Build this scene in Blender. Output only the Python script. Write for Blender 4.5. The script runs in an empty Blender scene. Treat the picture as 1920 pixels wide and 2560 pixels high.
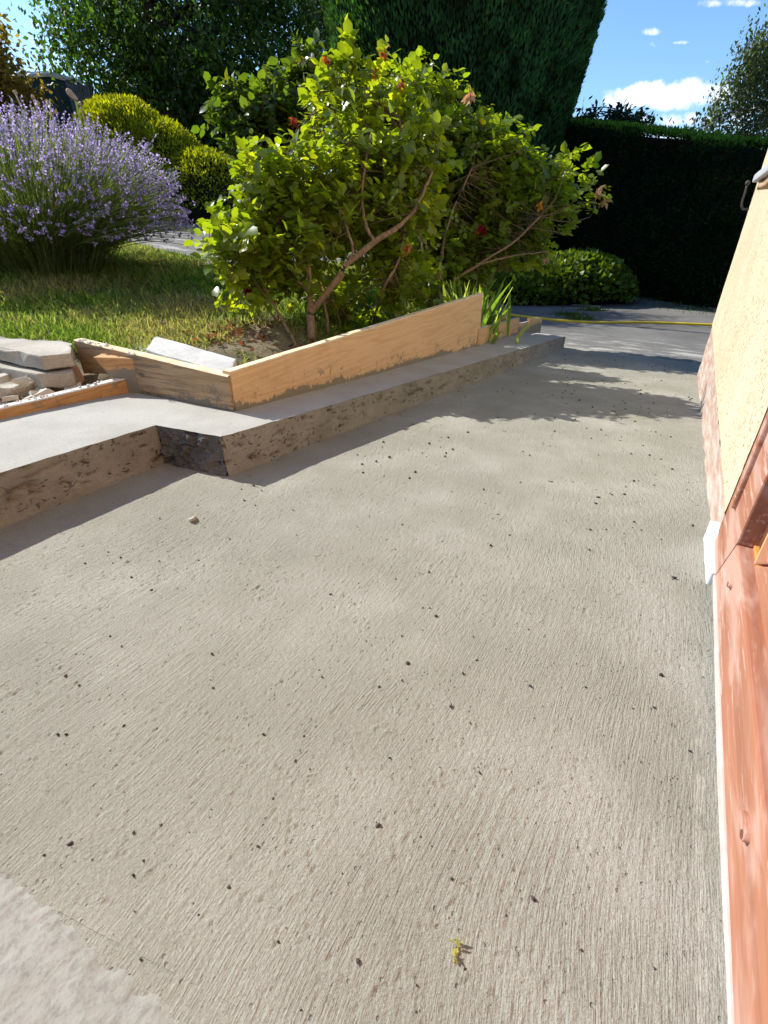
import bpy, bmesh, math, random
import numpy as np
from mathutils import Vector, Matrix, Quaternion

random.seed(7)
R = np.random.default_rng(11)
scn = bpy.context.scene
COL = scn.collection

# ------------------------------------------------------------------ camera
H = 0.75
cam = bpy.data.cameras.new("camera")
cam.sensor_fit = 'VERTICAL'
cam.sensor_height = 36.0
cam.lens = 36.0 * 1245 / 2560
cam.clip_start = 0.02
cam.clip_end = 2000
camo = bpy.data.objects.new("camera", cam)
COL.objects.link(camo)
camo.location = (0, 0, H)
TH = math.atan(735 / 1245)
camo.rotation_euler = (math.pi / 2 - TH, 0, 0)
scn.camera = camo

# ------------------------------------------------------------------ light
AZ = math.radians(29)
D_ = np.array([math.sin(AZ), math.cos(AZ)])          # along the house wall
N_ = np.array([-math.cos(AZ), math.sin(AZ)])         # away from the wall
ROT = math.pi / 2 - AZ
EL = math.radians(39.8)
sv = N_ * math.cos(math.radians(1.5)) + D_ * math.sin(math.radians(1.5))
SUN = Vector((sv[0] * math.cos(EL), sv[1] * math.cos(EL), math.sin(EL)))
sun = bpy.data.lights.new("sun", 'SUN')
sun.energy = 5.0
sun.angle = math.radians(0.5)
sun.color = (1.0, 0.975, 0.905)
suno = bpy.data.objects.new("sun", sun)
COL.objects.link(suno)
suno.rotation_euler = SUN.to_track_quat('Z', 'Y').to_euler()

world = bpy.data.worlds.new("World")
scn.world = world
world.use_nodes = True
vs = scn.view_settings
vs.view_transform = 'Standard'
vs.look = 'None'
vs.gamma = 1
vs.exposure = 0.6
vs.use_curve_mapping = False


class NT:
    """small node builder"""
    def __init__(self, tree):
        self.t = tree
        self.n = tree.nodes
        self.l = tree.links

    def set(self, sock, v):
        if isinstance(v, bpy.types.NodeSocket):
            self.l.new(v, sock)
        elif v is not None:
            if hasattr(sock.default_value, '__len__') and not isinstance(v, (tuple, list)):
                v = (v,) * len(sock.default_value)
            if sock.type == 'RGBA' and len(v) == 3:
                v = (*v, 1)
            sock.default_value = v

    def __call__(self, typ, out=0, props=None, **ins):
        nd = self.n.new(typ)
        for k, v in (props or {}).items():
            setattr(nd, k, v)
        for k, v in ins.items():
            key = int(k[1:]) if k[0] == 'i' and k[1:].isdigit() else k.replace('_', ' ')
            self.set(nd.inputs[key], v)
        return nd.outputs[out]

    def math(self, op, a, b=None, c=None, clamp=False):
        nd = self.n.new('ShaderNodeMath')
        nd.operation = op
        nd.use_clamp = clamp
        for i, v in enumerate((a, b, c)):
            if v is not None:
                self.set(nd.inputs[i], v)
        return nd.outputs[0]

    def mix(self, f, a, b, mode='MIX'):
        nd = self.n.new('ShaderNodeMix')
        nd.data_type = 'RGBA'
        nd.blend_type = mode
        self.set(nd.inputs[0], f)
        self.set(nd.inputs[6], a)
        self.set(nd.inputs[7], b)
        return nd.outputs[2]

    def ramp(self, f, stops):
        nd = self.n.new('ShaderNodeValToRGB')
        cr = nd.color_ramp
        while len(cr.elements) < len(stops):
            cr.elements.new(0.5)
        for e, (p, c) in zip(cr.elements, stops):
            e.position = p
            e.color = (*c, 1) if isinstance(c, (tuple, list)) else (c, c, c, 1)
        self.l.new(f, nd.inputs[0])
        return nd.outputs[0]

    def smooth(self, f, lo, hi, a=0.0, b=1.0):
        nd = self.n.new('ShaderNodeMapRange')
        nd.interpolation_type = 'SMOOTHSTEP'
        self.set(nd.inputs[0], f)
        self.set(nd.inputs[1], lo)
        self.set(nd.inputs[2], hi)
        self.set(nd.inputs[3], a)
        self.set(nd.inputs[4], b)
        return nd.outputs[0]

    def obj(self, scale=(1, 1, 1), rot=(0, 0, 0), loc=(0, 0, 0)):
        tc = self.n.new('ShaderNodeTexCoord')
        return self('ShaderNodeMapping', Vector=tc.outputs['Object'], Scale=scale, Rotation=rot, Location=loc)

    def noise(self, vec, scale, detail=4, rough=.55, out=0, dist=0):
        return self('ShaderNodeTexNoise', out=out, Vector=vec, Scale=scale, Detail=detail, Roughness=rough, Distortion=dist)


# sky with a few small cumulus clouds, fixed in direction
w = NT(world.node_tree)
w.n.clear()
sky = w.n.new('ShaderNodeTexSky')
sky.sky_type = 'NISHITA'
sky.sun_disc = False
sky.sun_elevation = EL
sky.sun_rotation = math.atan2(SUN.x, SUN.y)
sky.air_density = 1.0
sky.dust_density = 0.6
sky.ozone_density = 2.0
gen = w.n.new('ShaderNodeTexCoord').outputs['Generated']
sep = w.n.new('ShaderNodeSeparateXYZ')
w.l.new(gen, sep.inputs[0])
yy = w.math('MAXIMUM', sep.outputs[1], 0.02)
U = w.math('DIVIDE', sep.outputs[0], yy)
V = w.math('DIVIDE', sep.outputs[2], yy)
nz = w.noise(gen, 40, 6, .62)
nz2 = w.noise(gen, 9, 4, .6)
best = None
CLOUDS = [(1650, 250, 185, 58, 1.5), (1740, 240, 110, 58, 1.5), (1600, 255, 90, 35, 1.3), (1700, 300, 160, 30, .8), (1700, 345, 190, 22, .8), (1870, 300, 120, 60, .7), (1628, 82, 46, 18, .9), (1640, 112, 32, 16, .6),
          (1706, 107, 32, 9, .8), (1752, 127, 16, 8, .6), (1768, 155, 18, 8, .6), (1820, 10, 95, 22, .95), (1527, 246, 14, 6, .6), (230, 170, 260, 70, .55), (30, 100, 200, 80, .4)]
for (px, py, rx, ry, k) in CLOUDS:
    x_, y_ = (px - 960) / 1245, (py - 1280) / 1245
    f_ = math.cos(TH) - y_ * math.sin(TH)
    u0, v0 = x_ / f_, -(y_ * math.cos(TH) + math.sin(TH)) / f_
    a, b = rx / 1245 / f_, ry / 1245 / f_ / f_
    du = w.math('DIVIDE', w.math('SUBTRACT', U, u0), a)
    dv = w.math('DIVIDE', w.math('SUBTRACT', V, v0), b)
    dv = w.math('MULTIPLY', dv, w.math('ADD', 1.0, w.math('MULTIPLY', w.math('LESS_THAN', dv, 0.0), .5)))
    e = w.math('SUBTRACT', 1.0, w.math('ADD', w.math('MULTIPLY', du, du), w.math('MULTIPLY', dv, dv)))
    e = w.math('MULTIPLY', w.math('MAXIMUM', e, -1.0), k)
    best = e if best is None else w.math('MAXIMUM', best, e)
dens = w.math('SUBTRACT', best, w.math('MULTIPLY', w.math('SUBTRACT', nz, .36), 2.8))
dens = w.smooth(dens, .0, .8)
dens = w.math('MULTIPLY', dens, .9)
ccol = w.mix(w.smooth(nz2, .35, .65), (6.2, 6.6, 7.6), (8.6, 8.6, 8.8))
skyc = w.mix(1.0, sky.outputs[0], (0.74, 0.97, 1.20), 'MULTIPLY')
final = w.mix(dens, skyc, ccol)
bg = w('ShaderNodeBackground', Color=final, Strength=0.12)
wo = w.n.new('ShaderNodeOutputWorld')
w.l.new(bg, wo.inputs[0])


# ------------------------------------------------------------------ geometry helpers
def sm(x):
    x = np.clip(x, 0, 1)
    return x * x * (3 - 2 * x)


def W(s, t, z=0.0):
    return np.array([s * D_[0] + t * N_[0], s * D_[1] + t * N_[1], z])


def ST(p):
    return p[0] * D_[0] + p[1] * D_[1], p[0] * N_[0] + p[1] * N_[1]


def zfl(s):
    s = np.asarray(s, float)
    return np.where(s < .3, .0385 - .012 * (s - .3), np.where(s < 1.07, -.05 * (s - 1.07), -.08 * (s - 1.07)))


def terr(s, t):
    s = np.asarray(s, float)
    t = np.asarray(t, float)
    dr = np.interp(s, [-4, 1.07, 7, 10, 40], [.2535, 0, -.474, -.60, -.75])
    la = .2 + np.clip(.037 * (s - 1.5) + .092 * (t - 1.9), -.3, .85)
    q = t - 1.25 - np.maximum(0, s - 3.5) * .30
    wgt = sm(q / (.55 + .35 * np.maximum(0, s - 2)))
    return dr * (1 - wgt) + la * wgt


CT, SI = math.cos(TH), math.sin(TH)


def ray(px, py):
    x = (px - 960) / 1245
    y = (py - 1280) / 1245
    return np.array([x, CT - y * SI, -(y * CT + SI)])


def at(px, py, D):
    """world point seen towards a direction, at horizontal distance D"""
    r = ray(px, py)
    return r * D / math.hypot(r[0], r[1]) + np.array([0, 0, H])


def hit(px, py):
    r = ray(px, py)
    k = np.geomspace(1.0, 60, 3000)
    P = r[None] * k[:, None] + np.array([0, 0, H])
    s, t = P[:, :2] @ D_, P[:, :2] @ N_
    i = int(np.argmax(P[:, 2] < terr(s, t)))
    return P[i]




def vnoise(x, y, z=0, seed=0):
    x, y, z = np.broadcast_arrays(np.asarray(x, float), np.asarray(y, float), np.asarray(z, float))
    xi, yi, zi = np.floor(x).astype(int), np.floor(y).astype(int), np.floor(z).astype(int)
    fx, fy, fz = x - xi, y - yi, z - zi
    fx, fy, fz = fx * fx * (3 - 2 * fx), fy * fy * (3 - 2 * fy), fz * fz * (3 - 2 * fz)

    def h(a, b, c):
        q_ = (a * 73856093) ^ (b * 19349663) ^ (c * 83492791) ^ (seed * 2654435)
        q_ = (q_ ^ (q_ >> 13)) * 1274126177
        return ((q_ ^ (q_ >> 16)) & 65535) / 65535.0
    r = 0
    for a in (0, 1):
        for b in (0, 1):
            for c in (0, 1):
                r = r + h(xi + a, yi + b, zi + c) * (fx if a else 1 - fx) * (fy if b else 1 - fy) * (fz if c else 1 - fz)
    return r - .5


def fbm(x, y, z=0, o=4, seed=0):
    r, a = 0, 1.0
    for i in range(o):
        r = r + a * vnoise(x * 2 ** i, y * 2 ** i, z * 2 ** i, seed + i)
        a *= .5
    return r


def raw_mesh(name, V, F, mats, col=None, mi=None, smooth=False):
    """V (n,3); F list of lists or (m,k) int array"""
    me = bpy.data.meshes.new(name)
    V = np.asarray(V, np.float32)
    if isinstance(F, np.ndarray):
        m, k = F.shape
        me.vertices.add(len(V))
        me.vertices.foreach_set('co', V.ravel())
        me.loops.add(m * k)
        me.loops.foreach_set('vertex_index', F.astype(np.int32).ravel())
        me.polygons.add(m)
        me.polygons.foreach_set('loop_start', np.arange(0, m * k, k, dtype=np.int32))
        me.polygons.foreach_set('loop_total', np.full(m, k, np.int32))
        me.update(calc_edges=True)
    else:
        me.from_pydata([tuple(map(float, v)) for v in V], [], F)
        me.update()
    for mt in (mats if isinstance(mats, (list, tuple)) else [mats]):
        me.materials.append(mt)
    if mi is not None:
        me.polygons.foreach_set('material_index', np.asarray(mi, np.int32))
    if col is not None:
        a = me.attributes.new('tint', 'FLOAT_COLOR', 'POINT')
        c = np.ones((len(V), 4), np.float32)
        c[:, :3] = col
        a.data.foreach_set('color', c.ravel())
    if smooth:
        me.polygons.foreach_set('use_smooth', np.ones(len(me.polygons), bool))
    return me


def tag(o, label=None, cat=None, group=None, kind=None):
    for k, v in (('label', label), ('category', cat), ('group', group), ('kind', kind)):
        if v:
            o[k] = v
    return o


def link(name, me, parent=None, loc=None, rz=0.0):
    o = bpy.data.objects.new(name, me)
    COL.objects.link(o)
    if parent is not None:
        o.parent = parent
    if loc is not None:
        o.location = loc
    o.rotation_euler = (0, 0, rz)
    return o


def empty(name, loc, label, cat, group=None, rz=0.0):
    o = link(name, None, None, [float(v) for v in loc], rz)
    o.empty_display_size = .1
    return tag(o, label, cat, group)


def world_obj(name, V, F, mats, base=None, parent=None, col=None, mi=None, smooth=False):
    """vertices given in world space; object origin at base (or parent's base)"""
    V = np.asarray(V, float)
    if parent is not None:
        b = np.array(parent['_b'])
        return link(name, raw_mesh(name, V - b, F, mats, col, mi, smooth), parent)
    b = np.asarray(base if base is not None else [0, 0, 0], float)
    return link(name, raw_mesh(name, V - b, F, mats, col, mi, smooth), None, b.tolist())


def local_obj(name, V, F, mats, base=None, parent=None, col=None, mi=None, smooth=False):
    """vertices given in (s,t,z); the object is turned with the house, so object space is (s,t,z)"""
    V = np.asarray(V, float)
    if parent is not None:
        b = np.array(parent['_b'])
        return link(name, raw_mesh(name, V - b, F, mats, col, mi, smooth), parent)
    b = np.asarray(base if base is not None else [0, 0, 0], float)
    return link(name, raw_mesh(name, V - b, F, mats, col, mi, smooth), None, W(*b).tolist(), ROT)


def wroot(name, b, label, cat, group=None):
    o = empty(name, b, label, cat, group)
    BASE.append(o)
    o['_b'] = [float(v) for v in b]
    return o


def lroot(name, b, label, cat, group=None):
    o = empty(name, W(*b), label, cat, group, ROT)
    BASE.append(o)
    o['_b'] = [float(v) for v in b]
    return o


BASE = []


def grid_faces(nu, nv, flip=False):
    i = np.arange(nu * nv).reshape(nu, nv)
    q = np.stack([i[:-1, :-1], i[1:, :-1], i[1:, 1:], i[:-1, 1:]], -1).reshape(-1, 4)
    return q[:, ::-1].copy() if flip else q


def join(parts):
    """parts: list of (V, F(list/array), [col]) -> V, F(list), col"""
    Vs, Fs, o = [], [], 0
    for V, F in parts:
        Vs.append(np.asarray(V, float))
        Fs += [[int(i) + o for i in f] for f in F]
        o += len(V)
    return np.concatenate(Vs), Fs


def box(s0, s1, t0, t1, z0, z1):
    V = [(s, t, z) for s in (s0, s1) for t in (t0, t1) for z in (z0, z1)]
    F = [[0, 1, 3, 2], [4, 6, 7, 5], [0, 4, 5, 1], [2, 3, 7, 6], [0, 2, 6, 4], [1, 5, 7, 3]]
    return np.array(V, float), F


def bevel(V, F, w=.003, seg=2, cuts=0, rough=0, seed=0):
    """bevelled (and lightly roughened) copy of a closed hull"""
    bm = bmesh.new()
    vv = [bm.verts.new(v) for v in V]
    for f in F:
        bm.faces.new([vv[i] for i in f])
    bmesh.ops.recalc_face_normals(bm, faces=bm.faces)
    if cuts:
        ln = sorted(bm.edges, key=lambda e: -e.calc_length())
        for _ in range(cuts):
            es = [e for e in bm.edges if e.calc_length() > max(.03, ln[0].calc_length() / (2 ** 6)) and e.calc_length() > .06]
            if not es:
                break
            bmesh.ops.subdivide_edges(bm, edges=es, cuts=1, use_grid_fill=True)
    if w:
        es = [e for e in bm.edges if len(e.link_faces) == 2 and e.calc_face_angle(0) > .5]
        bmesh.ops.bevel(bm, geom=es, offset=w, segments=seg, affect='EDGES', profile=.6, clamp_overlap=True)
    bm.verts.index_update()
    P = np.array([v.co[:] for v in bm.verts])
    FF = [[v.index for v in f.verts] for f in bm.faces]
    bm.free()
    if rough:
        k = 1 / .05
        for a in range(3):
            P[:, a] += rough * fbm(P[:, 0] * k, P[:, 1] * k, P[:, 2] * k, 3, seed + 31 * a)
    return P, FF


def tube(pts, rad, n=6, cap=True):
    pts = np.asarray(pts, float)
    m = len(pts)
    rad = np.broadcast_to(np.asarray(rad, float), (m,))
    tan = np.gradient(pts, axis=0)
    tan /= np.linalg.norm(tan, axis=1, keepdims=True) + 1e-9
    ref = np.where(np.abs(tan[:, 2:3]) > .9, np.array([[1., 0, 0]]), np.array([[0, 0, 1.]]))
    a = np.cross(tan, ref)
    a /= np.linalg.norm(a, axis=1, keepdims=True) + 1e-9
    b = np.cross(tan, a)
    th = np.linspace(0, 2 * math.pi, n, endpoint=False)
    V = pts[:, None] + rad[:, None, None] * (a[:, None] * np.cos(th)[None, :, None] + b[:, None] * np.sin(th)[None, :, None])
    V = V.reshape(-1, 3)
    F = [[i * n + j, i * n + (j + 1) % n, (i + 1) * n + (j + 1) % n, (i + 1) * n + j] for i in range(m - 1) for j in range(n)]
    if cap:
        F += [list(range(n))[::-1], list(range((m - 1) * n, m * n))]
    return V, F


def spline(pts, n):
    """Catmull-Rom resample"""
    p = np.asarray(pts, float)
    p = np.vstack([2 * p[0] - p[1], p, 2 * p[-1] - p[-2]])
    out = []
    m = len(p) - 3
    for x in np.linspace(0, m - 1e-6, n):
        i = int(x)
        u = x - i
        a, b, c, e = p[i:i + 4]
        out.append(.5 * ((2 * b) + (c - a) * u + (2 * a - 5 * b + 4 * c - e) * u * u + (3 * b - a - 3 * c + e) * u ** 3))
    return np.array(out)


def unit(v):
    return v / (np.linalg.norm(v, axis=-1, keepdims=True) + 1e-9)


ROSE = (np.array([[0, 0, 0], [.28, -.36, .05], [.66, -.36, .04], [1, 0, -.10], [.66, .36, .04], [.28, .36, .05], [.28, 0, -.04], [.66, 0, -.05]]),
        [[0, 1, 6], [1, 2, 7, 6], [2, 3, 7], [3, 4, 7], [4, 5, 6, 7], [5, 0, 6]])
DIAM = (np.array([[0, 0, 0], [.45, -.5, .04], [1, 0, 0], [.45, .5, .04]]), [[0, 1, 2, 3]])
BLADE = (np.array([[0, -.5, 0], [.5, -.42, .10], [1, 0, .02], [.5, .42, .10], [0, .5, 0]]), [[0, 1, 3, 4], [1, 2, 3]])


def leaves(tpl, P, ax, nr, L, wd, col, curl=None):
    """many copies of a leaf template -> V, F(list), col"""
    T, F = tpl
    ax = unit(ax)
    sd = unit(np.cross(nr, ax))
    up = np.cross(ax, sd)
    n = len(P)
    L = np.broadcast_to(np.asarray(L, float), (n,))
    wd = np.broadcast_to(np.asarray(wd, float), (n,))
    x = T[None, :, 0] * L[:, None]
    y = T[None, :, 1] * (L * wd)[:, None]
    z = T[None, :, 2] * L[:, None]
    if curl is not None:
        z = z - np.asarray(curl)[:, None] * (T[None, :, 0] ** 2) * L[:, None]
    V = P[:, None] + x[..., None] * ax[:, None] + y[..., None] * sd[:, None] + z[..., None] * up[:, None]
    k = len(T)
    off = np.arange(n) * k
    FF = []
    for f in F:
        FF.append((off[:, None] + np.array(f)[None]))
    C = np.repeat(np.asarray(col, float), k, axis=0)
    return V.reshape(-1, 3), FF, C


def multi_mesh(name, blocks, mats, smooth=False):
    """blocks: list of (V, [F arrays], C, mat index) -> mesh, fast path"""
    Vs, Cs, loops, starts, tots, mis = [], [], [], [], [], []
    vo = lo = 0
    for V, FA, C, m in blocks:
        V = np.asarray(V, np.float32)
        Vs.append(V)
        Cs.append(np.broadcast_to(np.asarray(C, np.float32), (len(V), 3)))
        for F in FA:
            F = np.asarray(F, np.int32)
            n, k = F.shape
            loops.append((F + vo).ravel())
            starts.append(lo + np.arange(0, n * k, k, dtype=np.int32))
            tots.append(np.full(n, k, np.int32))
            mis.append(np.full(n, m, np.int32))
            lo += n * k
        vo += len(V)
    me = bpy.data.meshes.new(name)
    V = np.concatenate(Vs)
    me.vertices.add(len(V))
    me.vertices.foreach_set('co', V.ravel())
    lp = np.concatenate(loops)
    me.loops.add(len(lp))
    me.loops.foreach_set('vertex_index', lp)
    st = np.concatenate(starts)
    me.polygons.add(len(st))
    me.polygons.foreach_set('loop_start', st)
    me.polygons.foreach_set('loop_total', np.concatenate(tots))
    me.polygons.foreach_set('material_index', np.concatenate(mis))
    me.update(calc_edges=True)
    for m in mats:
        me.materials.append(m)
    a = me.attributes.new('tint', 'FLOAT_COLOR', 'POINT')
    c = np.ones((len(V), 4), np.float32)
    c[:, :3] = np.concatenate(Cs)
    a.data.foreach_set('color', c.ravel())
    if smooth:
        me.polygons.foreach_set('use_smooth', np.ones(len(st), bool))
    return me


def multi_obj(name, blocks, mats, parent=None, base=None, smooth=False):
    b = np.array(parent['_b']) if parent is not None else np.asarray(base, float)
    blocks = [(np.asarray(V) - b, F, C, m) for V, F, C, m in blocks]
    me = multi_mesh(name, blocks, mats, smooth)
    return link(name, me, parent, None if parent is not None else b.tolist())


def split_faces(F):
    """list of mixed faces -> arrays by length"""
    d = {}
    for f in F:
        d.setdefault(len(f), []).append(f)
    return [np.array(v) for v in d.values()]


def icos(center, r, sub=2):
    bm = bmesh.new()
    bmesh.ops.create_icosphere(bm, subdivisions=sub, radius=1)
    V = np.array([v.co[:] for v in bm.verts])
    F = np.array([[v.index for v in f.verts] for f in bm.faces])
    bm.free()
    return V * np.asarray(r) + np.asarray(center), F


# ------------------------------------------------------------------ materials
def new_mat(name):
    m = bpy.data.materials.new(name)
    m.use_nodes = True
    g = NT(m.node_tree)
    b = m.node_tree.nodes['Principled BSDF']
    return m, g, b


def bump(g, b, h, strength=1.0, dist=.002, prev=None):
    nd = g.n.new('ShaderNodeBump')
    nd.inputs['Strength'].default_value = strength
    nd.inputs['Distance'].default_value = dist
    g.l.new(h, nd.inputs['Height'])
    if prev is not None:
        g.l.new(prev, nd.inputs['Normal'])
    g.l.new(nd.outputs[0], b.inputs['Normal'])
    return nd.outputs[0]


SCRATCH = []
for (q0, q1) in (((0, 2170), (480, 2420)),):
    pp = []
    for q in (q0, q1):
        r_ = ray(*q)
        v_ = r_ * (.045 - H) / r_[2]
        pp.append((v_[0] * D_[0] + v_[1] * D_[1], v_[0] * N_[0] + v_[1] * N_[1]))
    k_ = (pp[1][0] - pp[0][0]) / (pp[1][1] - pp[0][1])
    SCRATCH.append((k_, pp[1][1], pp[0][0] - k_ * pp[0][1]))


def mat_broom():
    m, g, b = new_mat('broomed_concrete')
    p = g.obj()
    warp = g.noise(p, 1.3, 2, .5, out=1)
    pv = g('ShaderNodeVectorMath', props={'operation': 'MULTIPLY_ADD'}, i0=warp, i1=(.0, .12, 0), i2=p)
    st1 = g('ShaderNodeMapping', Vector=pv, Scale=(22, 330, 60))
    st2 = g('ShaderNodeMapping', Vector=pv, Rotation=(0, 0, math.radians(22)), Scale=(26, 360, 60))
    s1 = g.noise(st1, 1, 3, .6)
    s2 = g.noise(st2, 1, 3, .6)
    sel = g.smooth(g.noise(p, 2.2, 2, .5), .44, .58)
    stroke = g.math('ADD', g.math('MULTIPLY', s1, g.math('SUBTRACT', 1.0, sel)), g.math('MULTIPLY', s2, sel))
    fine = g.noise(p, 330, 4, .75)
    mid = g.noise(p, 110, 3, .6)
    big = g.noise(p, 3.2, 4, .6)
    amt = g.smooth(g.noise(p, 4.5, 3, .6), .36, .62, .35, 1.0)
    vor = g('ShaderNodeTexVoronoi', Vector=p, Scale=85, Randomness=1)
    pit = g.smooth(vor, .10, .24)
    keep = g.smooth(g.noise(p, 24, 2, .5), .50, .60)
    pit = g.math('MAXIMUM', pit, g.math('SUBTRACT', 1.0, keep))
    h = g.math('ADD', g.math('MULTIPLY', g.math('MULTIPLY', stroke, amt), 1.35), g.math('ADD', g.math('MULTIPLY', fine, 1.0), g.math('MULTIPLY', mid, 1.0)))
    h = g.math('ADD', h, g.math('MULTIPLY', pit, .8))
    c = g.ramp(big, [(.30, (.305, .292, .238)), (.50, (.342, .328, .272)), (.70, (.405, .390, .332))])
    c = g.mix(g.smooth(fine, .38, .66), g.mix(1.0, c, (.80, .79, .78), 'MULTIPLY'), c)
    c = g.mix(g.math('MULTIPLY', g.math('SUBTRACT', 1.0, pit), .22), c, (.07, .062, .05))  # pits darkened in the colour too, painting in their shade
    # a couple of long scratches left by the straightedge, near the left edge
    sc = g.n.new('ShaderNodeSeparateXYZ')
    g.l.new(pv, sc.inputs[0])
    for (k0, k1, c0) in SCRATCH:
        ln = g.math('ABSOLUTE', g.math('SUBTRACT', sc.outputs[0], g.math('MULTIPLY_ADD', sc.outputs[1], k0, c0)))
        lm = g.math('MULTIPLY', g.math('MULTIPLY', g.smooth(ln, .0003, .0012, 1, 0), g.smooth(g.noise(p, 45, 3, .6), .40, .60, .1, 1)), g.smooth(sc.outputs[1], k1 - .03, k1 + .03))
        h = g.math('SUBTRACT', h, g.math('MULTIPLY', lm, .4))
    bump(g, b, h, 1.0, .0034)
    # pale dried laitance streak along the door
    sx = g.n.new('ShaderNodeSeparateXYZ')
    g.l.new(p, sx.inputs[0])
    wob = g.math('MULTIPLY', g.math('SUBTRACT', g.noise(p, 9, 3, .6), .5), .02)
    dy = g.math('ABSOLUTE', g.math('ADD', g.math('ADD', sx.outputs[1], .2015), wob))
    stk = g.math('MULTIPLY', g.smooth(dy, .0035, .0075, 1, 0), g.smooth(sx.outputs[0], .85, .6, 0, 1))
    stk = g.math('MULTIPLY', stk, g.smooth(g.noise(p, 30, 3, .6), .40, .55))
    c = g.mix(g.math('MULTIPLY', stk, .4), c, (.50, .48, .41))
    g.set(b.inputs['Base Color'], c)
    b.inputs['Roughness'].default_value = .93
    b.inputs['Specular IOR Level'].default_value = .2
    return m


def mat_concrete(name, c0, c1, fine_amt=.5, bd=.0015, scale=1.0, pits=0.0):
    m, g, b = new_mat(name)
    p = g.obj()
    big = g.noise(p, 5 * scale, 5, .6)
    fine = g.noise(p, 160 * scale, 4, .65)
    c = g.mix(g.smooth(big, .32, .68), c0, c1)
    c = g.mix(g.math('MULTIPLY', g.smooth(fine, .45, .7), fine_amt), c, tuple(x * .55 for x in c0))
    h = g.math('ADD', g.math('MULTIPLY', fine, .6), g.noise(p, 30 * scale, 3, .6))
    if pits:
        vn = g.noise(g('ShaderNodeMapping', Vector=p, Scale=(1, 1, 1.6)), 42 * scale, 3, .6, dist=.6)
        pk = g.smooth(vn, .60 - pits * .06, .66)
        pk = g.math('MULTIPLY', pk, g.smooth(g.noise(p, 9, 3, .6), .46, .58))
        c = g.mix(g.math('MULTIPLY', pk, .7), c, (.07, .06, .045))
        h = g.math('SUBTRACT', h, g.math('MULTIPLY', pk, 3.0))
    g.set(b.inputs['Base Color'], c)
    b.inputs['Roughness'].default_value = .9
    b.inputs['Specular IOR Level'].default_value = .25
    bump(g, b, h, 1.0, bd)
    return m


def mat_wood(name, light, dark, axis=0, stain=None, stain_h=.05, ring=9.0, dirt=0.0, grain=1.0, slope=0.0, zc=0.0):
    """sawn softwood; long grain along object axis; optional dried-concrete stain rising from the foot"""
    m, g, b = new_mat(name)
    sc = [14, 14, 14]
    sc[axis] = .9
    p = g.obj()
    q = g('ShaderNodeMapping', Vector=p, Scale=tuple(sc))
    dn = g.noise(q, .8, 3, .55, out=1)
    pv = g('ShaderNodeVectorMath', props={'operation': 'MULTIPLY_ADD'}, i0=dn, i1=(.9, .9, .9), i2=q)
    sc3 = [10, 10, 10]
    sc3[axis] = .75
    fl = g.noise(g('ShaderNodeMapping', Vector=p, Scale=tuple(sc3), Location=(3.1 * ring, ring, 1.7)), 1, 1.2, .4)
    wv = g.math('MULTIPLY_ADD', g.math('SINE', g.math('MULTIPLY', fl, 8.0 * ring)), .5, .5)
    kn = g('ShaderNodeTexVoronoi', Vector=g('ShaderNodeMapping', Vector=p, Scale=tuple(3.2 if i == axis else 5.5 for i in range(3)), Location=(ring, 0, 0)), Scale=1)
    knot = g.smooth(kn, .05, .075, 1, 0)
    sc2 = [260, 260, 260]
    sc2[axis] = 6
    fib = g.noise(g('ShaderNodeMapping', Vector=p, Scale=tuple(sc2)), 1, 3, .6)
    c = g.mix(g.math('MULTIPLY', g.smooth(wv, .5, 1.0), grain * .7), light, dark)
    c = g.mix(g.math('MULTIPLY', g.smooth(fib, .45, .75), .4), c, tuple(x * .6 for x in dark))
    c = g.mix(g.math('MULTIPLY', knot, .7), c, tuple(x * .45 for x in dark))
    blot = g.noise(p, 7, 4, .6)
    c = g.mix(g.smooth(blot, .55, .75, 0, .35), c, tuple(x * .7 for x in dark))
    if dirt:
        dd = g.noise(q, 5, 4, .7)
        c = g.mix(g.math('MULTIPLY', g.smooth(dd, .48, .62), dirt), c, (.10, .085, .065))
        d2 = g.noise(p, 70, 4, .7)
        c = g.mix(g.smooth(d2, .63, .70, 0, dirt), c, (.55, .53, .48))
    h = g.math('ADD', g.math('MULTIPLY', wv, .3), fib)
    if stain:
        sx = g.n.new('ShaderNodeSeparateXYZ')
        g.l.new(p, sx.inputs[0])
        zz = g.math('SUBTRACT', sx.outputs[2], g.math('MULTIPLY_ADD', sx.outputs[0], slope, zc))
        rag = g.math('MULTIPLY', g.math('SUBTRACT', g.noise(g('ShaderNodeMapping', Vector=p, Scale=(1, 1, .35)), 34, 5, .7), .5), .10)
        lo = g.math('MULTIPLY', g.math('SUBTRACT', g.noise(p, 4, 3, .6), .45), .12)
        k = g.smooth(g.math('ADD', zz, g.math('ADD', rag, lo)), stain_h - .003, stain_h + .004, 1, 0)
        sp = g.math('MULTIPLY', g.smooth(g.noise(p, 60, 4, .7), .60, .64), g.smooth(zz, stain_h, stain_h + .09, 1, 0))
        blo = g.math('MULTIPLY', g.smooth(g.noise(p, 11, 5, .75), .57, .60), g.smooth(zz, stain_h + .02, stain_h + .10, 1, 0))
        k = g.math('MAXIMUM', k, g.math('MULTIPLY', g.math('MAXIMUM', sp, blo), .8))
        c = g.mix(k, c, g.mix(g.noise(p, 26, 3, .6), tuple(x * .8 for x in stain), tuple(x * 1.2 for x in stain)))
        h = g.math('ADD', h, g.math('MULTIPLY', k, .8))
    g.set(b.inputs['Base Color'], c)
    b.inputs['Roughness'].default_value = .75
    b.inputs['Specular IOR Level'].default_value = .3
    bump(g, b, h, .8, .0015)
    return m


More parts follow.
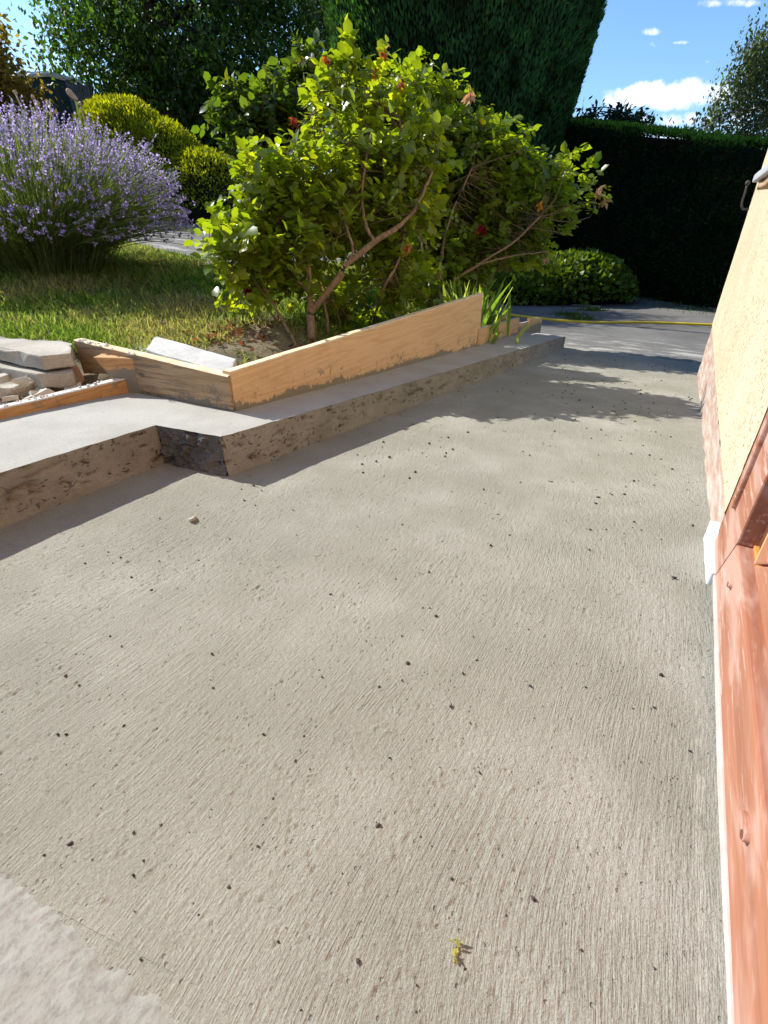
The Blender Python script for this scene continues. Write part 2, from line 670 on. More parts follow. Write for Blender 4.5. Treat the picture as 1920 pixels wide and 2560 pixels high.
def mat_leaf(name, trans=.4, tcol=(1.5, 1.5, .5), rough=.45, spec=.5, var=.25):
    m, g, b = new_mat(name)
    at_ = g.n.new('ShaderNodeAttribute')
    at_.attribute_name = 'tint'
    c = at_.outputs['Color']
    nn = g.noise(g.obj(), 60, 2, .5)
    c = g.mix(g.math('MULTIPLY', g.smooth(nn, .3, .7), var), c, g.mix(1.0, c, (.55, .6, .6), 'MULTIPLY'))
    g.set(b.inputs['Base Color'], c)
    b.inputs['Roughness'].default_value = rough
    b.inputs['Specular IOR Level'].default_value = spec
    tr = g('ShaderNodeBsdfTranslucent', Color=g.mix(1.0, c, tcol, 'MULTIPLY'))
    mx = g('ShaderNodeMixShader', Fac=trans, i1=b.outputs[0], i2=tr)
    out = m.node_tree.nodes['Material Output']
    g.l.new(mx, out.inputs[0])
    return m


def mat_flat(name, c, rough=.8, c2=None, scale=20, bd=.001, spec=.3, metal=0):
    m, g, b = new_mat(name)
    p = g.obj()
    n1 = g.noise(p, scale, 5, .65)
    g.set(b.inputs['Base Color'], g.mix(g.smooth(n1, .35, .65), c, c2 or tuple(x * .7 for x in c)))
    b.inputs['Roughness'].default_value = rough
    b.inputs['Specular IOR Level'].default_value = spec
    b.inputs['Metallic'].default_value = metal
    bump(g, b, g.math('ADD', n1, g.noise(p, scale * 6, 3, .6)), .8, bd)
    return m


def mat_render():
    m, g, b = new_mat('roughcast_render')
    p = g.obj()
    v = g.noise(p, 90, 4, .65)
    v2 = g.noise(p, 210, 3, .6)
    c = g.mix(g.smooth(g.noise(p, 2.5, 4, .6), .3, .7), (.54, .45, .30), (.61, .515, .36))
    holes = g.smooth(v, .57, .68)
    c = g.mix(g.math('MULTIPLY', holes, .75), c, (.36, .25, .13))
    g.set(b.inputs['Base Color'], c)
    b.inputs['Roughness'].default_value = .95
    b.inputs['Specular IOR Level'].default_value = .1
    bump(g, b, g.math('SUBTRACT', g.math('MULTIPLY', v2, .5), g.math('MULTIPLY', holes, 1.0)), 1.0, .004)
    return m


def mat_plinth():
    m, g, b = new_mat('brick_plinth')
    p = g.obj()
    q = g('ShaderNodeMapping', Vector=p, Rotation=(0, math.radians(35), 0), Scale=(4, 20, 26))
    n1 = g.noise(q, 1.2, 5, .7)
    c = g.ramp(n1, [(.28, (.33, .19, .14)), (.46, (.40, .27, .21)), (.56, (.45, .37, .31)), (.68, (.50, .45, .40))])
    g.set(b.inputs['Base Color'], c)
    b.inputs['Roughness'].default_value = .9
    bump(g, b, n1, 1, .004)
    return m


def mat_dusty_wood():
    """varnished reddish door timber under patches of pale sanding dust"""
    m, g, b = new_mat('dusty_door_timber')
    p = g.obj()
    q = g('ShaderNodeMapping', Vector=p, Scale=(1.6, 40, 40))
    gr = g.noise(q, 1, 4, .6)
    c = g.mix(g.smooth(gr, .35, .7), (.36, .13, .058), (.235, .075, .033))
    dust = g.noise(g('ShaderNodeMapping', Vector=p, Rotation=(0, math.radians(28), 0), Scale=(2.2, 8, 9)), 1.3, 4, .6, dist=.5)
    c = g.mix(g.smooth(dust, .46, .62, .10, .62), c, (.56, .37, .30))
    stp = g.noise(g('ShaderNodeMapping', Vector=p, Rotation=(0, math.radians(28), 0), Scale=(6, 60, 70)), 1.0, 4, .7)
    c = g.mix(g.smooth(stp, .54, .70, 0, .5), c, (.66, .52, .46))
    g.set(b.inputs['Base Color'], c)
    b.inputs['Roughness'].default_value = .55
    bump(g, b, gr, .4, .0006)
    return m


def mat_asphalt():
    m, g, b = new_mat('worn_asphalt')
    p = g.obj()
    n1 = g.noise(p, 160, 3, .7)
    n2 = g.noise(p, 1.1, 5, .65)
    c = g.mix(g.smooth(n1, .35, .7), (.085, .079, .07), (.15, .14, .125))
    c = g.mix(g.smooth(n2, .35, .7, 0, .5), c, (.23, .215, .195))
    sx = g.n.new('ShaderNodeSeparateXYZ')
    g.l.new(p, sx.inputs[0])
    spl = g.math('MULTIPLY', g.smooth(sx.outputs[0], 7.2, 5.2), g.smooth(g.noise(g('ShaderNodeMapping', Vector=p, Scale=(3.2, 1.2, 1)), 2.2, 6, .75), .50, .62))
    c = g.mix(g.math('MULTIPLY', spl, .75), c, (.50, .47, .42))
    g.set(b.inputs['Base Color'], c)
    b.inputs['Roughness'].default_value = .9
    bump(g, b, n1, .8, .004)
    return m


def mat_soil():
    m, g, b = new_mat('garden_ground')
    p = g.obj()
    n1 = g.noise(p, 5, 5, .65)
    n2 = g.noise(p, 60, 4, .7)
    c = g.mix(g.smooth(n1, .38, .62), (.12, .095, .05), (.20, .165, .095))
    c = g.mix(g.smooth(n2, .5, .7), c, (.06, .045, .028))
    g.set(b.inputs['Base Color'], c)
    b.inputs['Roughness'].default_value = 1
    bump(g, b, n2, 1, .01)
    return m


M = dict(
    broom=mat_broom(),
    trowel=mat_concrete('trowelled_concrete', (.335, .325, .29), (.40, .39, .352), .35, .0006),
    slab_smooth=mat_concrete('smooth_mortar', (.25, .242, .21), (.295, .287, .255), .5, .003, .6),
    riser=mat_concrete('rough_kerb_face', (.215, .205, .182), (.29, .278, .25), .45, .004, 1.3, pits=.1),
    damp=mat_concrete('damp_dark_mortar', (.075, .072, .064), (.17, .165, .15), .7, .004, 1.0),
    board=mat_wood('fresh_formwork_pine', (.68, .46, .265), (.52, .31, .145), 0, (.235, .205, .155), .034, grain=.55, slope=-.092, zc=.278),
    board_far=mat_wood('orange_formwork_pine', (.64, .40, .20), (.48, .26, .11), 0, (.235, .205, .155), .02, grain=.6, slope=-.08, zc=.245),
    board_old=mat_wood('weathered_formwork', (.40, .275, .15), (.26, .165, .08), 0, (.16, .145, .115), .03, grain=.7, dirt=.6, zc=.085),
    batten=mat_wood('stained_batten', (.54, .30, .125), (.34, .17, .065), 0, (.21, .185, .14), .012, dirt=.3, grain=.6, zc=.10),
    board_top=mat_flat('sawn_edge', (.78, .66, .44), .8, (.62, .48, .28), 14, .0015),
    stone=mat_concrete('old_paving_stone', (.34, .31, .26), (.47, .435, .37), .5, .004, .7),
    stone_pale=mat_concrete('pale_paving_stone', (.44, .43, .41), (.56, .55, .53), .45, .004, 1.0),
    cream=mat_concrete('cream_rubble_stone', (.48, .44, .36), (.62, .59, .53), .4, .005, 1.2),
    tile=mat_concrete('pinkish_tile', (.50, .33, .24), (.60, .47, .38), .2, .003, 1.0),
    terracotta=mat_concrete('terracotta_brick', (.50, .22, .12), (.55, .30, .18), .2, .002, 1.0),
    crumb=mat_flat('wet_shadow_crumb', (.085, .075, .06), .95, (.05, .045, .04), 60),  # wet concrete tone, kept dark to paint in shadowed pits
    plaster=mat_flat('white_crumb', (.72, .71, .68), .95, (.6, .58, .54), 60),
    render=mat_render(), plinth=mat_plinth(), timber=mat_dusty_wood(),
    brown=mat_flat('brown_seal_and_shade', (.12, .045, .022), .4, (.19, .07, .03), 40, .0004, .5),  # seal strip brown; on the reveal it paints the recess shade
    orange=mat_flat('orange_varnished_timber', (.56, .215, .055), .45, (.64, .27, .08), 12, .0004, .4),
    dusty=mat_flat('dusty_pale_timber', (.50, .38, .33), .7, (.56, .47, .43), 18),
    white=mat_flat('white_painted_block', (.82, .81, .79), .6, (.76, .75, .73), 30, .0008),
    yellow_edge=mat_flat('pale_timber_edge', (.62, .42, .16), .6, (.55, .33, .12), 30),
    sill=mat_flat('grey_zinc_sill', (.46, .47, .49), .5, (.40, .41, .43), 14, .0005, .5),
    sill_under=mat_flat('sill_mortar', (.42, .30, .18), .9, (.32, .2, .11), 26, .004),
    glass=mat_flat('window_glass', (.03, .035, .04), .08, (.025, .03, .035), 3, .0001, .8),
    asphalt=mat_asphalt(), soil=mat_soil(),
    edging=mat_concrete('concrete_edging', (.34, .31, .27), (.44, .41, .36), .4, .003),
    hose=mat_flat('yellow_hose', (.78, .55, .02), .45, (.70, .47, .02), 30, .0005, .4),
    hose_dark=mat_flat('hose_stripe', (.10, .07, .01), .5, None, 30, .0003, .4),
    bark=mat_flat('rose_bark', (.30, .20, .125), .9, (.18, .115, .07), 55, .004),
    twig=mat_flat('dark_twig', (.10, .085, .04), .9, (.14, .10, .05), 30, .001),
    trunk=mat_flat('tree_bark', (.12, .10, .08), .95, (.06, .05, .04), 14, .01),
    birch=mat_flat('birch_bark', (.5, .48, .44), .9, (.12, .11, .10), 6, .004),
    rose=mat_leaf('rose_leaf', .56, (2.7, 2.35, .42), .33, .6),
    rose_red=mat_leaf('withered_petal', .4, (1.6, 1.1, .8), .7, .2),
    lav=mat_leaf('lavender_stem', .4, (1.6, 1.5, .6), .7, .2),
    lavf=mat_leaf('lavender_flower', .45, (1.5, 1.4, 1.5), .8, .15),
    grass=mat_leaf('grass_blade', .45, (1.7, 1.6, .7), .6, .25),
    conifer=mat_leaf('conifer_spray', .3, (1.5, 1.6, .5), .8, .12),
    golden=mat_leaf('golden_conifer_spray', .45, (2.0, 1.8, .4), .7, .2),
    tree=mat_leaf('tree_leaf', .42, (1.9, 2.0, .5), .5, .3),
    ivy=mat_leaf('ivy_leaf', .4, (2.0, 1.9, .4), .4, .4),
    iris=mat_leaf('iris_blade', .55, (2.0, 1.9, .7), .45, .35),
    hull=mat_flat('painted_inner_shade', (.012, .015, .008), 1, (.02, .02, .012), 12, .01, 0),  # near-black hull paints the shade deep inside crowns and hedges
    shed=mat_flat('teal_shed_boards', (.012, .035, .05), .6, (.010, .028, .04), 6, .001),
    white_metal=mat_flat('white_roof_trim', (.72, .76, .8), .5, None, 4),
    panel=mat_flat('galvanised_sheet', (.20, .22, .25), .5, (.13, .15, .17), 8, .001, .4, .3),
    grey_metal=mat_flat('grey_iron', (.035, .035, .035), .6, (.06, .055, .05), 40, .001, .3),
    seed=mat_flat('dried_seed_head', (.55, .43, .32), .9, (.42, .30, .2), 60, .001),
)

# ------------------------------------------------------------------ ground, terrace, asphalt
gs = np.concatenate([np.linspace(-60, -6, 14), np.linspace(-5, -.2, 16), np.arange(0, 9, .1), np.linspace(9, 16, 22), np.linspace(18, 90, 18)])
gt = np.concatenate([np.linspace(-60, -6, 14), np.linspace(-5, -.2, 14), np.arange(0, 7, .1), np.linspace(7, 16, 28), np.linspace(18, 90, 18)])
S, T = np.meshgrid(gs, gt, indexing='ij')
Z = terr(S, T) + .012 * fbm(S * 3, T * 3, 0, 3) * (np.abs(S) < 16)
Z = np.where((S > 4.9) & (T < np.interp(S, [5.0, 5.5, 6.5, 8, 10, 12.6], [1.25, 1.3, 1.75, 2.9, 3.7, 3.7]) - .08) & (S < 12.4), Z - .06, Z)
lim = np.interp(S, [-3, 1.25, 1.3, 5.35], [1.97, 1.97, 1.42, 1.3])
inside = (S < 4.98) & (S > -3.2) & (T < lim + .02)
Z = np.where(inside, np.minimum(Z, zfl(S) - .12), Z)
pit = np.exp(-(((S - .85) / .42) ** 2 + ((T - 2.28) / .33) ** 2) ** 2)       # the dug-out hollow with the rubble
Z = Z - pit * .17
V = np.stack([S, T, Z], -1).reshape(-1, 3)
o = local_obj('ground', V, grid_faces(len(gs), len(gt)), M['soil'], smooth=True)
tag(o, kind='structure')

# broomed terrace
fs = [-2.2, -1.2, -.6, -.3, -.2, -.14]
while fs[-1] < 5.40:
    fs.append(fs[-1] + max(.0021, .0021 * (1 + 2.2 * max(0, fs[-1] - .5))))
fs = np.array(fs)
ft = np.arange(-.30, 1.54, .0024)
S, T = np.meshgrid(fs, ft, indexing='ij')
end = 5.18 + .26 * (T - .3) * .9 + .03 * fbm(T * 6, T * 0, 0, 3, 5)
S = np.where(S > end, end, S)


def rough_skin(S, T):
    """broom strokes, grit, dragged crumbs and small pits, in metres"""
    sel = sm((fbm(S * 1.7, T * 1.7, 0, 2, 61) + .10) / .22)
    wv = .11 * fbm(S * .9, T * .9, 0, 2, 62)
    a1 = math.radians(26)
    s1, t1 = S, T + wv
    s2, t2 = S * math.cos(a1) + T * math.sin(a1), -S * math.sin(a1) + T * math.cos(a1) + wv
    st = fbm(s1 * 15, t1 * 175, 0, 3, 63) * (1 - sel) + fbm(s2 * 17, t2 * 190, 0, 3, 64) * sel
    amt = .35 + .9 * sm((fbm(S * 3.1, T * 3.1, 0, 3, 65) + .25) / .5)
    grit = fbm(S * 190, T * 210, 0, 2, 66)
    n1 = fbm(S * 75, T * 120, 0, 3, 67)
    n2 = fbm(S * 95, T * 140, 0, 3, 68)
    patch = sm((fbm(S * 4.2, T * 4.2, 0, 3, 69) + .12) / .3)
    crumbs = np.clip(n1 - .46 + .10 * patch, 0, 1)
    pits = np.clip(n2 - .50 + .10 * patch, 0, 1)
    return .00088 * st * amt + .00062 * grit * (.5 + .7 * patch) + .0085 * crumbs - .012 * pits


Z = zfl(S) + .0006 * fbm(S * 3.5, T * 3.5, 0, 3, 2) + .0008 * fbm(S * 22, T * 22, 0, 3, 4) + rough_skin(S, T)
V = np.stack([S, T, Z], -1).reshape(-1, 3)
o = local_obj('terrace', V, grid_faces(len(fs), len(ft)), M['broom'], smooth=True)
tag(o, kind='structure')

# smooth trowelled strip at the near edge
ft2 = np.arange(-.22, 1.5, .003)
ks = np.concatenate([np.linspace(-2.2, -.1, 12), np.linspace(-.09, 0, 24)])
S, T = np.meshgrid(ks, ft2, indexing='ij')
edge = .050 - .03 * (T - .38) + .007 * fbm(T * 13, T * 0 + 3, 0, 3, 9) + .0055 * fbm(T * 110, T * 0 + 7, 0, 4, 15)
k = sm((S + .09) / .09)
S2 = np.where(S > -.09, -.09 + (S + .09) / .09 * (edge + .09), S)
Z = zfl(S2) + .006 * (1 - sm((S + .012) / .012)) + .0028 * fbm(S2 * 40, T * 40, 0, 5, 3) - .0012
V = np.stack([S2, T, Z], -1).reshape(-1, 3)
o = local_obj('smooth_concrete_strip', V, grid_faces(len(ks), len(ft2)), M['slab_smooth'], smooth=True)
tag(o, kind='structure')

# asphalt drive and the path that climbs behind the rose
ss = np.concatenate([np.arange(5.0, 12.6, .15)])
tt = np.linspace(0, 1, 40)
left = np.interp(ss, [5.0, 5.5, 6.5, 8, 10, 12.6], [1.25, 1.3, 1.75, 2.9, 3.7, 3.7])
right = np.interp(ss, [5.0, 9, 10.5, 12.6], [-7, -5, -.62, .9])
S, U_ = np.meshgrid(ss, tt, indexing='ij')
T = left[:, None] * (1 - U_) + right[:, None] * U_
V = np.stack([S, T, terr(S, T) + np.interp(S, [5, 5.5, 6.2], [-.02, -.002, .012])], -1).reshape(-1, 3)
o = local_obj('asphalt_drive', V, grid_faces(len(ss), 40, True), M['asphalt'], smooth=True)
tag(o, kind='structure')
up = [hit(300, 538), hit(380, 545), hit(455, 556), hit(594, 584), hit(700, 615)]
lo = [hit(300, 600), hit(380, 625), hit(450, 640), hit(500, 652), hit(590, 669)]
U1 = [ST(p) for p in up] + [(7.4, 3.9), (9.2, 3.6)]
L1 = [ST(p) for p in lo] + [(5.6, 2.2), (7.0, 2.0)]
U1 = spline([(*p, 0) for p in U1], 40)
L1 = spline([(*p, 0) for p in L1], 40)
q = np.linspace(0, 1, 14)
S = U1[:, None, 0] * (1 - q) + L1[:, None, 0] * q
T = U1[:, None, 1] * (1 - q) + L1[:, None, 1] * q
V = np.stack([S, T, terr(S, T) + .018], -1).reshape(-1, 3)
o = local_obj('garden_path', V, grid_faces(40, 14), M['asphalt'], smooth=True)
tag(o, kind='structure')

# ------------------------------------------------------------------ concrete kerb
kb = (1.06, 1.35, 0.0)
kerb = lroot('concrete_kerb', kb, 'raised L-shaped concrete kerb with a pale trowelled top along the terrace', 'kerb')
F_ = np.array([(-2.2, 1.47), (1.035, 1.465), (1.065, 1.195), (5.17, .885)])
B_ = np.array([(-2.2, 1.945), (1.29, 1.945), (1.31, 1.375), (5.2, 1.31)])
segn = [160, 120, 260]
for gi, nseg in enumerate(segn):
    u = np.linspace(0, 1, nseg)
    f = F_[gi] * (1 - u)[:, None] + F_[gi + 1] * u[:, None]
    b_ = B_[gi] * (1 - u)[:, None] + B_[gi + 1] * u[:, None]
    hh = np.interp(f[:, 0], [-2, .5, 1.07, 2.2, 5.2], [.15, .146, .142, .130, .108])
    nv = 9
    v = np.linspace(0, 1, nv)
    S = f[:, None, 0] * (1 - v) + b_[:, None, 0] * v
    T = f[:, None, 1] * (1 - v) + b_[:, None, 1] * v
    Zb = zfl(S) + hh[:, None]
    Z = Zb + .0025 * fbm(S * 9, T * 9, 0, 3, 6)
    wob = .008 * fbm(f[:, 0] * 14, f[:, 1] * 14, 0, 4, 8)
    nrm = np.array([f[-1, 1] - f[0, 1], -(f[-1, 0] - f[0, 0])])
    nrm = nrm / np.linalg.norm(nrm)
    S[:, 0] += nrm[0] * wob
    T[:, 0] += nrm[1] * wob
    Z[:, 0] -= .003
    top = np.stack([S, T, Z], -1).reshape(-1, 3)
    local_obj('top_surface', top, grid_faces(nseg, nv), M['trowel'], parent=kerb, smooth=True)
    nv = 22 if gi != 1 else 64
    v = np.linspace(0, 1, nv)
    S2 = np.repeat(f[:, 0:1], nv, 1)
    T2 = np.repeat(f[:, 1:2], nv, 1)
    Z2 = zfl(S2) - .01 + (hh[:, None] + .007 + .004 * fbm(f[:, 0] * 14, f[:, 1] * 14, 0, 4, 8)[:, None]) * v
    amp = .007 if gi != 1 else .022
    dis = amp * (fbm(S2 * 16 + T2 * 16, Z2 * 22, 0, 5, 12) if gi != 1 else fbm(S2 * 50 + T2 * 50, Z2 * 60, 0, 4, 12)) * np.sin(np.clip(v * 1.02, 0, 1) * math.pi) ** .4 + wob[:, None] * v
    holes = np.clip(fbm(S2 * 34 + T2 * 20, Z2 * 46, 0, 4, 21) - .34, 0, 1) * (-.10)
    dis = dis + holes
    pad = .012 * (1 - v) ** 3
    S2 = S2 + nrm[0] * (dis + pad)
    T2 = T2 + nrm[1] * (dis + pad)
    face = np.stack([S2, T2, Z2], -1).reshape(-1, 3)
    o = local_obj('damp_end_face' if gi == 1 else 'rough_face', face, grid_faces(nseg, nv, True), M['damp' if gi == 1 else 'riser'], parent=kerb, smooth=True)
    if gi == 1:
        tag(o, 'dark damp crumbly face inside the notch')
# far end cap
V, Fc = box(5.13, 5.172, .89, 1.31, -.40, float(zfl(5.15)) + .104)
V[V[:, 0] > 5.15, 0] += (V[V[:, 0] > 5.15, 1] - .89) * .06
V, Fc = bevel(V, Fc, .008, 2, 3, .006, 3)
local_obj('far_end', V, Fc, M['riser'], parent=kerb, smooth=True)

# ------------------------------------------------------------------ formwork boards


def plank(name, c0, c1, z0, z1, th, mat, label, group, topmat='board_top', z0b=None, z1b=None, end_slant=0.0, seed=1, rough=.002, prof=None):
    """upright plank from c0 to c1 (s,t of its front face), thickness behind"""
    c0, c1 = np.array(c0, float), np.array(c1, float)
    L = np.linalg.norm(c1 - c0)
    dx = (c1 - c0) / L
    ang = math.atan2(dx[1], dx[0])
    n = max(6, int(L / .02))
    x = np.linspace(0, L, n)
    zb = np.linspace(z0, z0 if z0b is None else z0b, n)
    zt = np.linspace(z1, z1 if z1b is None else z1b, n) + rough * fbm(x * 6, x * 0 + seed, 0, 3, seed)
    if prof is not None:
        zt = zt + np.interp(x / L, prof[0], prof[1])
    rows = []
    base = np.array([c0[0], c0[1], z0])
    bv = min(.004, th * .2)
    for i in range(n):
        xx = x[i]
        k = (x[i] / L - 0.0)
        sl = end_slant * (1 if i == n - 1 else 0)
        yo = .0012 * float(fbm(xx * 5, seed * 3.1, 0, 3, seed))
        ring = [(xx, yo, zb[i]), (xx + sl * .9, yo, zt[i] - bv), (xx + sl, yo + bv, zt[i]), (xx + sl, yo + th - bv, zt[i]), (xx + sl * .9, yo + th, zt[i] - bv), (xx, yo + th, zb[i])]
        rows.append(ring)
    P = np.array(rows).reshape(-1, 3) - np.array([0, 0, z0])
    Fs, mi = [], []
    for i in range(n - 1):
        for j in range(6):
            a, b2 = i * 6 + j, i * 6 + (j + 1) % 6
            Fs.append([a, a + 6, b2 + 6, b2])
            mi.append(1 if j in (1, 2, 3) else 0)
    Fs.append(list(range(6)))
    mi.append(0)
    Fs.append(list(range((n - 1) * 6, n * 6))[::-1])
    mi.append(0)
    me = raw_mesh(name, P, Fs, [M[mat], M[topmat]], mi=mi)
    o = link(name, me, None, W(*base).tolist(), ROT + ang)
    return tag(o, label, 'board', group)


GB = 'formwork boards along the kerb'
plank('formwork_board', (1.312, 1.362), (3.86, 1.292), -.16, .272, .042, 'board', 'long bright pine formwork board with wavy grain beside the rose', GB, z0b=-.16, end_slant=-.02)
plank('formwork_board', (1.272, 2.205), (1.300, 1.368), .04, .308, .042, 'board_old', 'grey weathered formwork board standing across the kerb end with white crumbs on top', GB, z1b=.258, seed=4)
plank('formwork_board', (-.9, 1.985), (1.262, 1.908), .02, .228, .040, 'batten', 'low stained orange formwork board in front of the rubble', GB, topmat='plaster', seed=5, z1b=.186)
plank('formwork_board', (3.80, 1.285), (4.93, 1.283), -.35, .03, .03, 'board_far', 'orange formwork board with a ragged muddy foot past the long board', GB, z1b=-.05, seed=6, topmat='edging')
plank('formwork_board', (4.945, 1.283), (5.24, 1.265), -.40, -.108, .028, 'board_far', 'short low formwork board with a notched top near the kerb tip', GB, z1b=-.13, seed=8, rough=.006, topmat='edging')
plank('formwork_board', (5.255, 1.262), (5.56, 1.21), -.42, -.10, .028, 'board_far', 'last formwork board at the kerb tip under the hose', GB, z1b=-.145, seed=9, topmat='edging')
# the cut block and the stake
a = np.array([1.245, 2.02])
bang = math.radians(-62)
L = .17
P = np.array([(0, 0, 0), (L, 0, 0), (L, .045, 0), (0, .07, 0), (-.03, 0, .155), (L + .006, 0, .150), (L + .006, .07, .150), (-.03, .07, .155)])
P[2, 1] = .07
P[:4, 0] += np.array([.06, 0, 0, .06])
V, Fc = bevel(P, [[0, 1, 5, 4], [1, 2, 6, 5], [2, 3, 7, 6], [3, 0, 4, 7], [4, 5, 6, 7], [3, 2, 1, 0]], .003, 2, 3, .002)
o = link('wood_block', raw_mesh('wood_block', V, Fc, M['batten']), None, W(1.225, 1.975, .115).tolist(), ROT + bang)
tag(o, 'small orange timber block with a slanted cut end nailed between two boards', 'wood block')
V, Fc = bevel(*box(4.62, 4.67, 1.318, 1.36, -.45, .06), .004, 2, 3, .004)
tag(local_obj('wood_stake', V - np.array([4.645, 1.34, -.3]), Fc, M['board_far'], base=None) if False else link('wood_stake', raw_mesh('wood_stake', V - np.array([4.645, 1.34, -.3]), Fc, M['board_far']), None, W(4.645, 1.34, -.3).tolist(), ROT), 'short square timber stake behind the muddy formwork board', 'stake')

# ------------------------------------------------------------------ house
hb = (3.0, -.25, 0.0)
house = lroot('rendered_house', hb, 'cream roughcast house wall with a red brick plinth at the right', 'house')
TW = -.235
parts = [box(1.415, 4.45, -6, TW, .062, 5.2), box(-1.3, 1.415, -6, TW, 2.25, 5.2), box(-4, -1.3, -6, TW, .062, 5.2), box(-1.3, 1.415, -6, TW - .35, 0.0, 2.25)]
Vw, Fw = [], []
# facade sheet: finely divided, gently uneven, with an overhanging lower edge
u = np.arange(1.405, 4.452, .03)
u[-1] = 4.45
z = np.concatenate([np.arange(.06, 1.4, .03), np.linspace(1.45, 5.2, 20)])
S, Z = np.meshgrid(u, z, indexing='ij')
T = TW + .004 * fbm(S * 2.5, Z * 2.5, 0, 3, 3) + .0018 * fbm(S * 30, Z * 30, 0, 2, 5)
zz = Z.copy()
zz[:, 0] += .008 * fbm(u * 7, u * 0, 0, 4, 7)
T[:, 0] -= .01
fac = (np.stack([S, T, zz], -1).reshape(-1, 3), grid_faces(len(u), len(z), True))
Vw, Fw = join([fac, box(1.405, 4.45, -6, TW - .012, .05, 5.2), box(-1.3, 1.405, -6, TW, 2.25, 5.2), box(-4, -1.3, -6, TW, .05, 5.2)])
local_obj('wall', Vw, Fw, M['render'], parent=house)
u = np.arange(1.42, 4.44, .03)
z = np.linspace(-.45, .075, 16)
S, Z = np.meshgrid(u, z, indexing='ij')
T = TW - .008 + .008 * fbm(S * 9, Z * 12, 0, 4, 13)
Vp, Fp = join([(np.stack([S, T, Z], -1).reshape(-1, 3), grid_faces(len(u), len(z), True)), box(1.42, 4.435, -6, TW - .022, -.6, .05)])
local_obj('plinth', Vp, Fp, M['plinth'], parent=house, smooth=False)
V, Fc = bevel(*box(-4.3, 4.8, -6.3, -.02, 5.2, 5.32), .02, 1)
local_obj('roof', V, Fc, M['terracotta'], parent=house)
# window sill and the window over it
sill = None
V, Fc = bevel(*box(1.62, 2.80, TW - .06, TW + .105, .872, .898), .005, 2, 3, .002)
sill = local_obj('window_sill', V, Fc, M['sill'], parent=house)
sill['_b'] = list(hb)
Vu, Fu = bevel(*box(1.66, 2.785, TW - .03, TW + .085, .848, .871), .006, 2, 3, .010, 6)
o = link('sill_mortar', raw_mesh('sill_mortar', Vu - np.array(hb), Fu, M['sill_under']), sill)
Vf, Ff = join([box(1.70, 1.76, TW - .06, TW + .012, .90, 2.1), box(2.66, 2.72, TW - .06, TW + .012, .90, 2.1), box(1.76, 2.66, TW - .06, TW + .012, 2.04, 2.1), box(1.76, 2.66, TW - .06, TW + .012, .90, .96)])
win = local_obj('window', Vf, Ff, M['timber'], parent=house)
Vg, Fg = box(1.755, 2.665, TW - .05, TW + .006, .955, 2.045)
link('pane', raw_mesh('pane', Vg - np.array(hb), Fg, M['glass']), win)
# door: outer frame, set-back leaf, reveals with painted shade
door_b = np.array([.6, TW, .02])
door = link('door', None, house, (door_b - np.array(hb)).tolist())
door['_b'] = door_b.tolist()
BASE.append(door)


def dpart(name, parts, mat, bev=.004):
    Vs = []
    for p_ in parts:
        Vs.append(bevel(p_[0], p_[1], bev, 2) if bev else p_)
    V, Fc = join(Vs)
    return link(name, raw_mesh(name, V - door_b, Fc, M[mat]), door)


def prism(poly, t0, t1):
    """(s,z) polygon extruded between t0 and t1"""
    n = len(poly)
    V = [(s, t0, z) for s, z in poly] + [(s, t1, z) for s, z in poly]
    F = [list(range(n))[::-1], list(range(n, 2 * n))] + [[i, (i + 1) % n, n + (i + 1) % n, n + i] for i in range(n)]
    return np.array(V, float), F


tf = TW + .006
dpart('seal_strip', [box(1.36, 1.412, TW - .10, TW - .002, .03, 2.24)], 'brown', .006)
dpart('frame_jamb', [prism([(1.352, .022), (1.352, 2.24), (1.128, 2.24), (1.126, .158), (1.199, .022)], TW - .09, tf)], 'timber')
dpart('frame_moulding', [box(1.262, 1.292, tf - .004, tf + .010, .17, 2.2), box(1.305, 1.318, tf - .004, tf + .006, .16, 2.2)], 'timber', .004)
dpart('bottom_rail', [prism([(1.196, .022), (1.123, .156), (-1.2, .156), (-1.2, .022)], TW - .09, tf)], 'timber')
dpart('rail_foot', [prism([(1.19, .020), (1.19, .030), (-1.2, .066), (-1.2, .020)], tf - .004, tf + .004)], 'dusty', .0015)
dpart('reveal', [box(1.036, 1.126, TW - .085, TW - .030, .165, 2.2)], 'brown', .004)  # shade of the recess put into the dark brown colour
dpart('rebate_floor', [prism([(1.126, .150), (-1.2, .150), (-1.2, .163), (1.126, .163)], TW - .085, TW - .024)], 'orange', .002)
dpart('leaf_edge', [prism([(1.034, .175), (1.034, 2.19), (1.024, 2.19), (1.024, .175)], TW - .085, TW - .014)], 'yellow_edge', .001)
dpart('leaf_stile', [prism([(1.022, .176), (1.022, 2.19), (.80, 2.19), (.80, .32)], TW - .085, TW - .012)], 'timber')
dpart('leaf_rail', [prism([(1.019, .174), (.797, .318), (-1.1, .318), (-1.1, .174)], TW - .085, TW - .012)], 'timber')
dpart('leaf_panel', [box(-1.1, .80, TW - .085, TW - .045, .31, 2.19)], 'orange', .004)
for ds, dz in ((1.035, .118), (.50, .112), (-.1, .112)):
    th = np.linspace(0, 2 * math.pi, 20, endpoint=False)
    poly = [(ds + .021 * math.cos(a), dz + .0095 * math.sin(a)) for a in th]
    cap = dpart('drain_cap', [prism(poly, tf - .002, tf + .007)], 'timber', .002)
    poly = [(ds - .012 + .006 * math.cos(a), dz - .001 + .0052 * math.sin(a)) for a in th]
    V, Fc = prism(poly, tf + .006, tf + .0076)
    link('drain_hole', raw_mesh('drain_hole', V - door_b, Fc, M['brown']), cap)
V, Fc = bevel(*box(1.205, 1.475, TW - .05, TW + .014, -.05, .026), .004, 2, 3, .002)
o = local_obj('threshold_block', V, Fc, M['white'], parent=house)
tag(o, 'white painted block at the foot of the door frame')
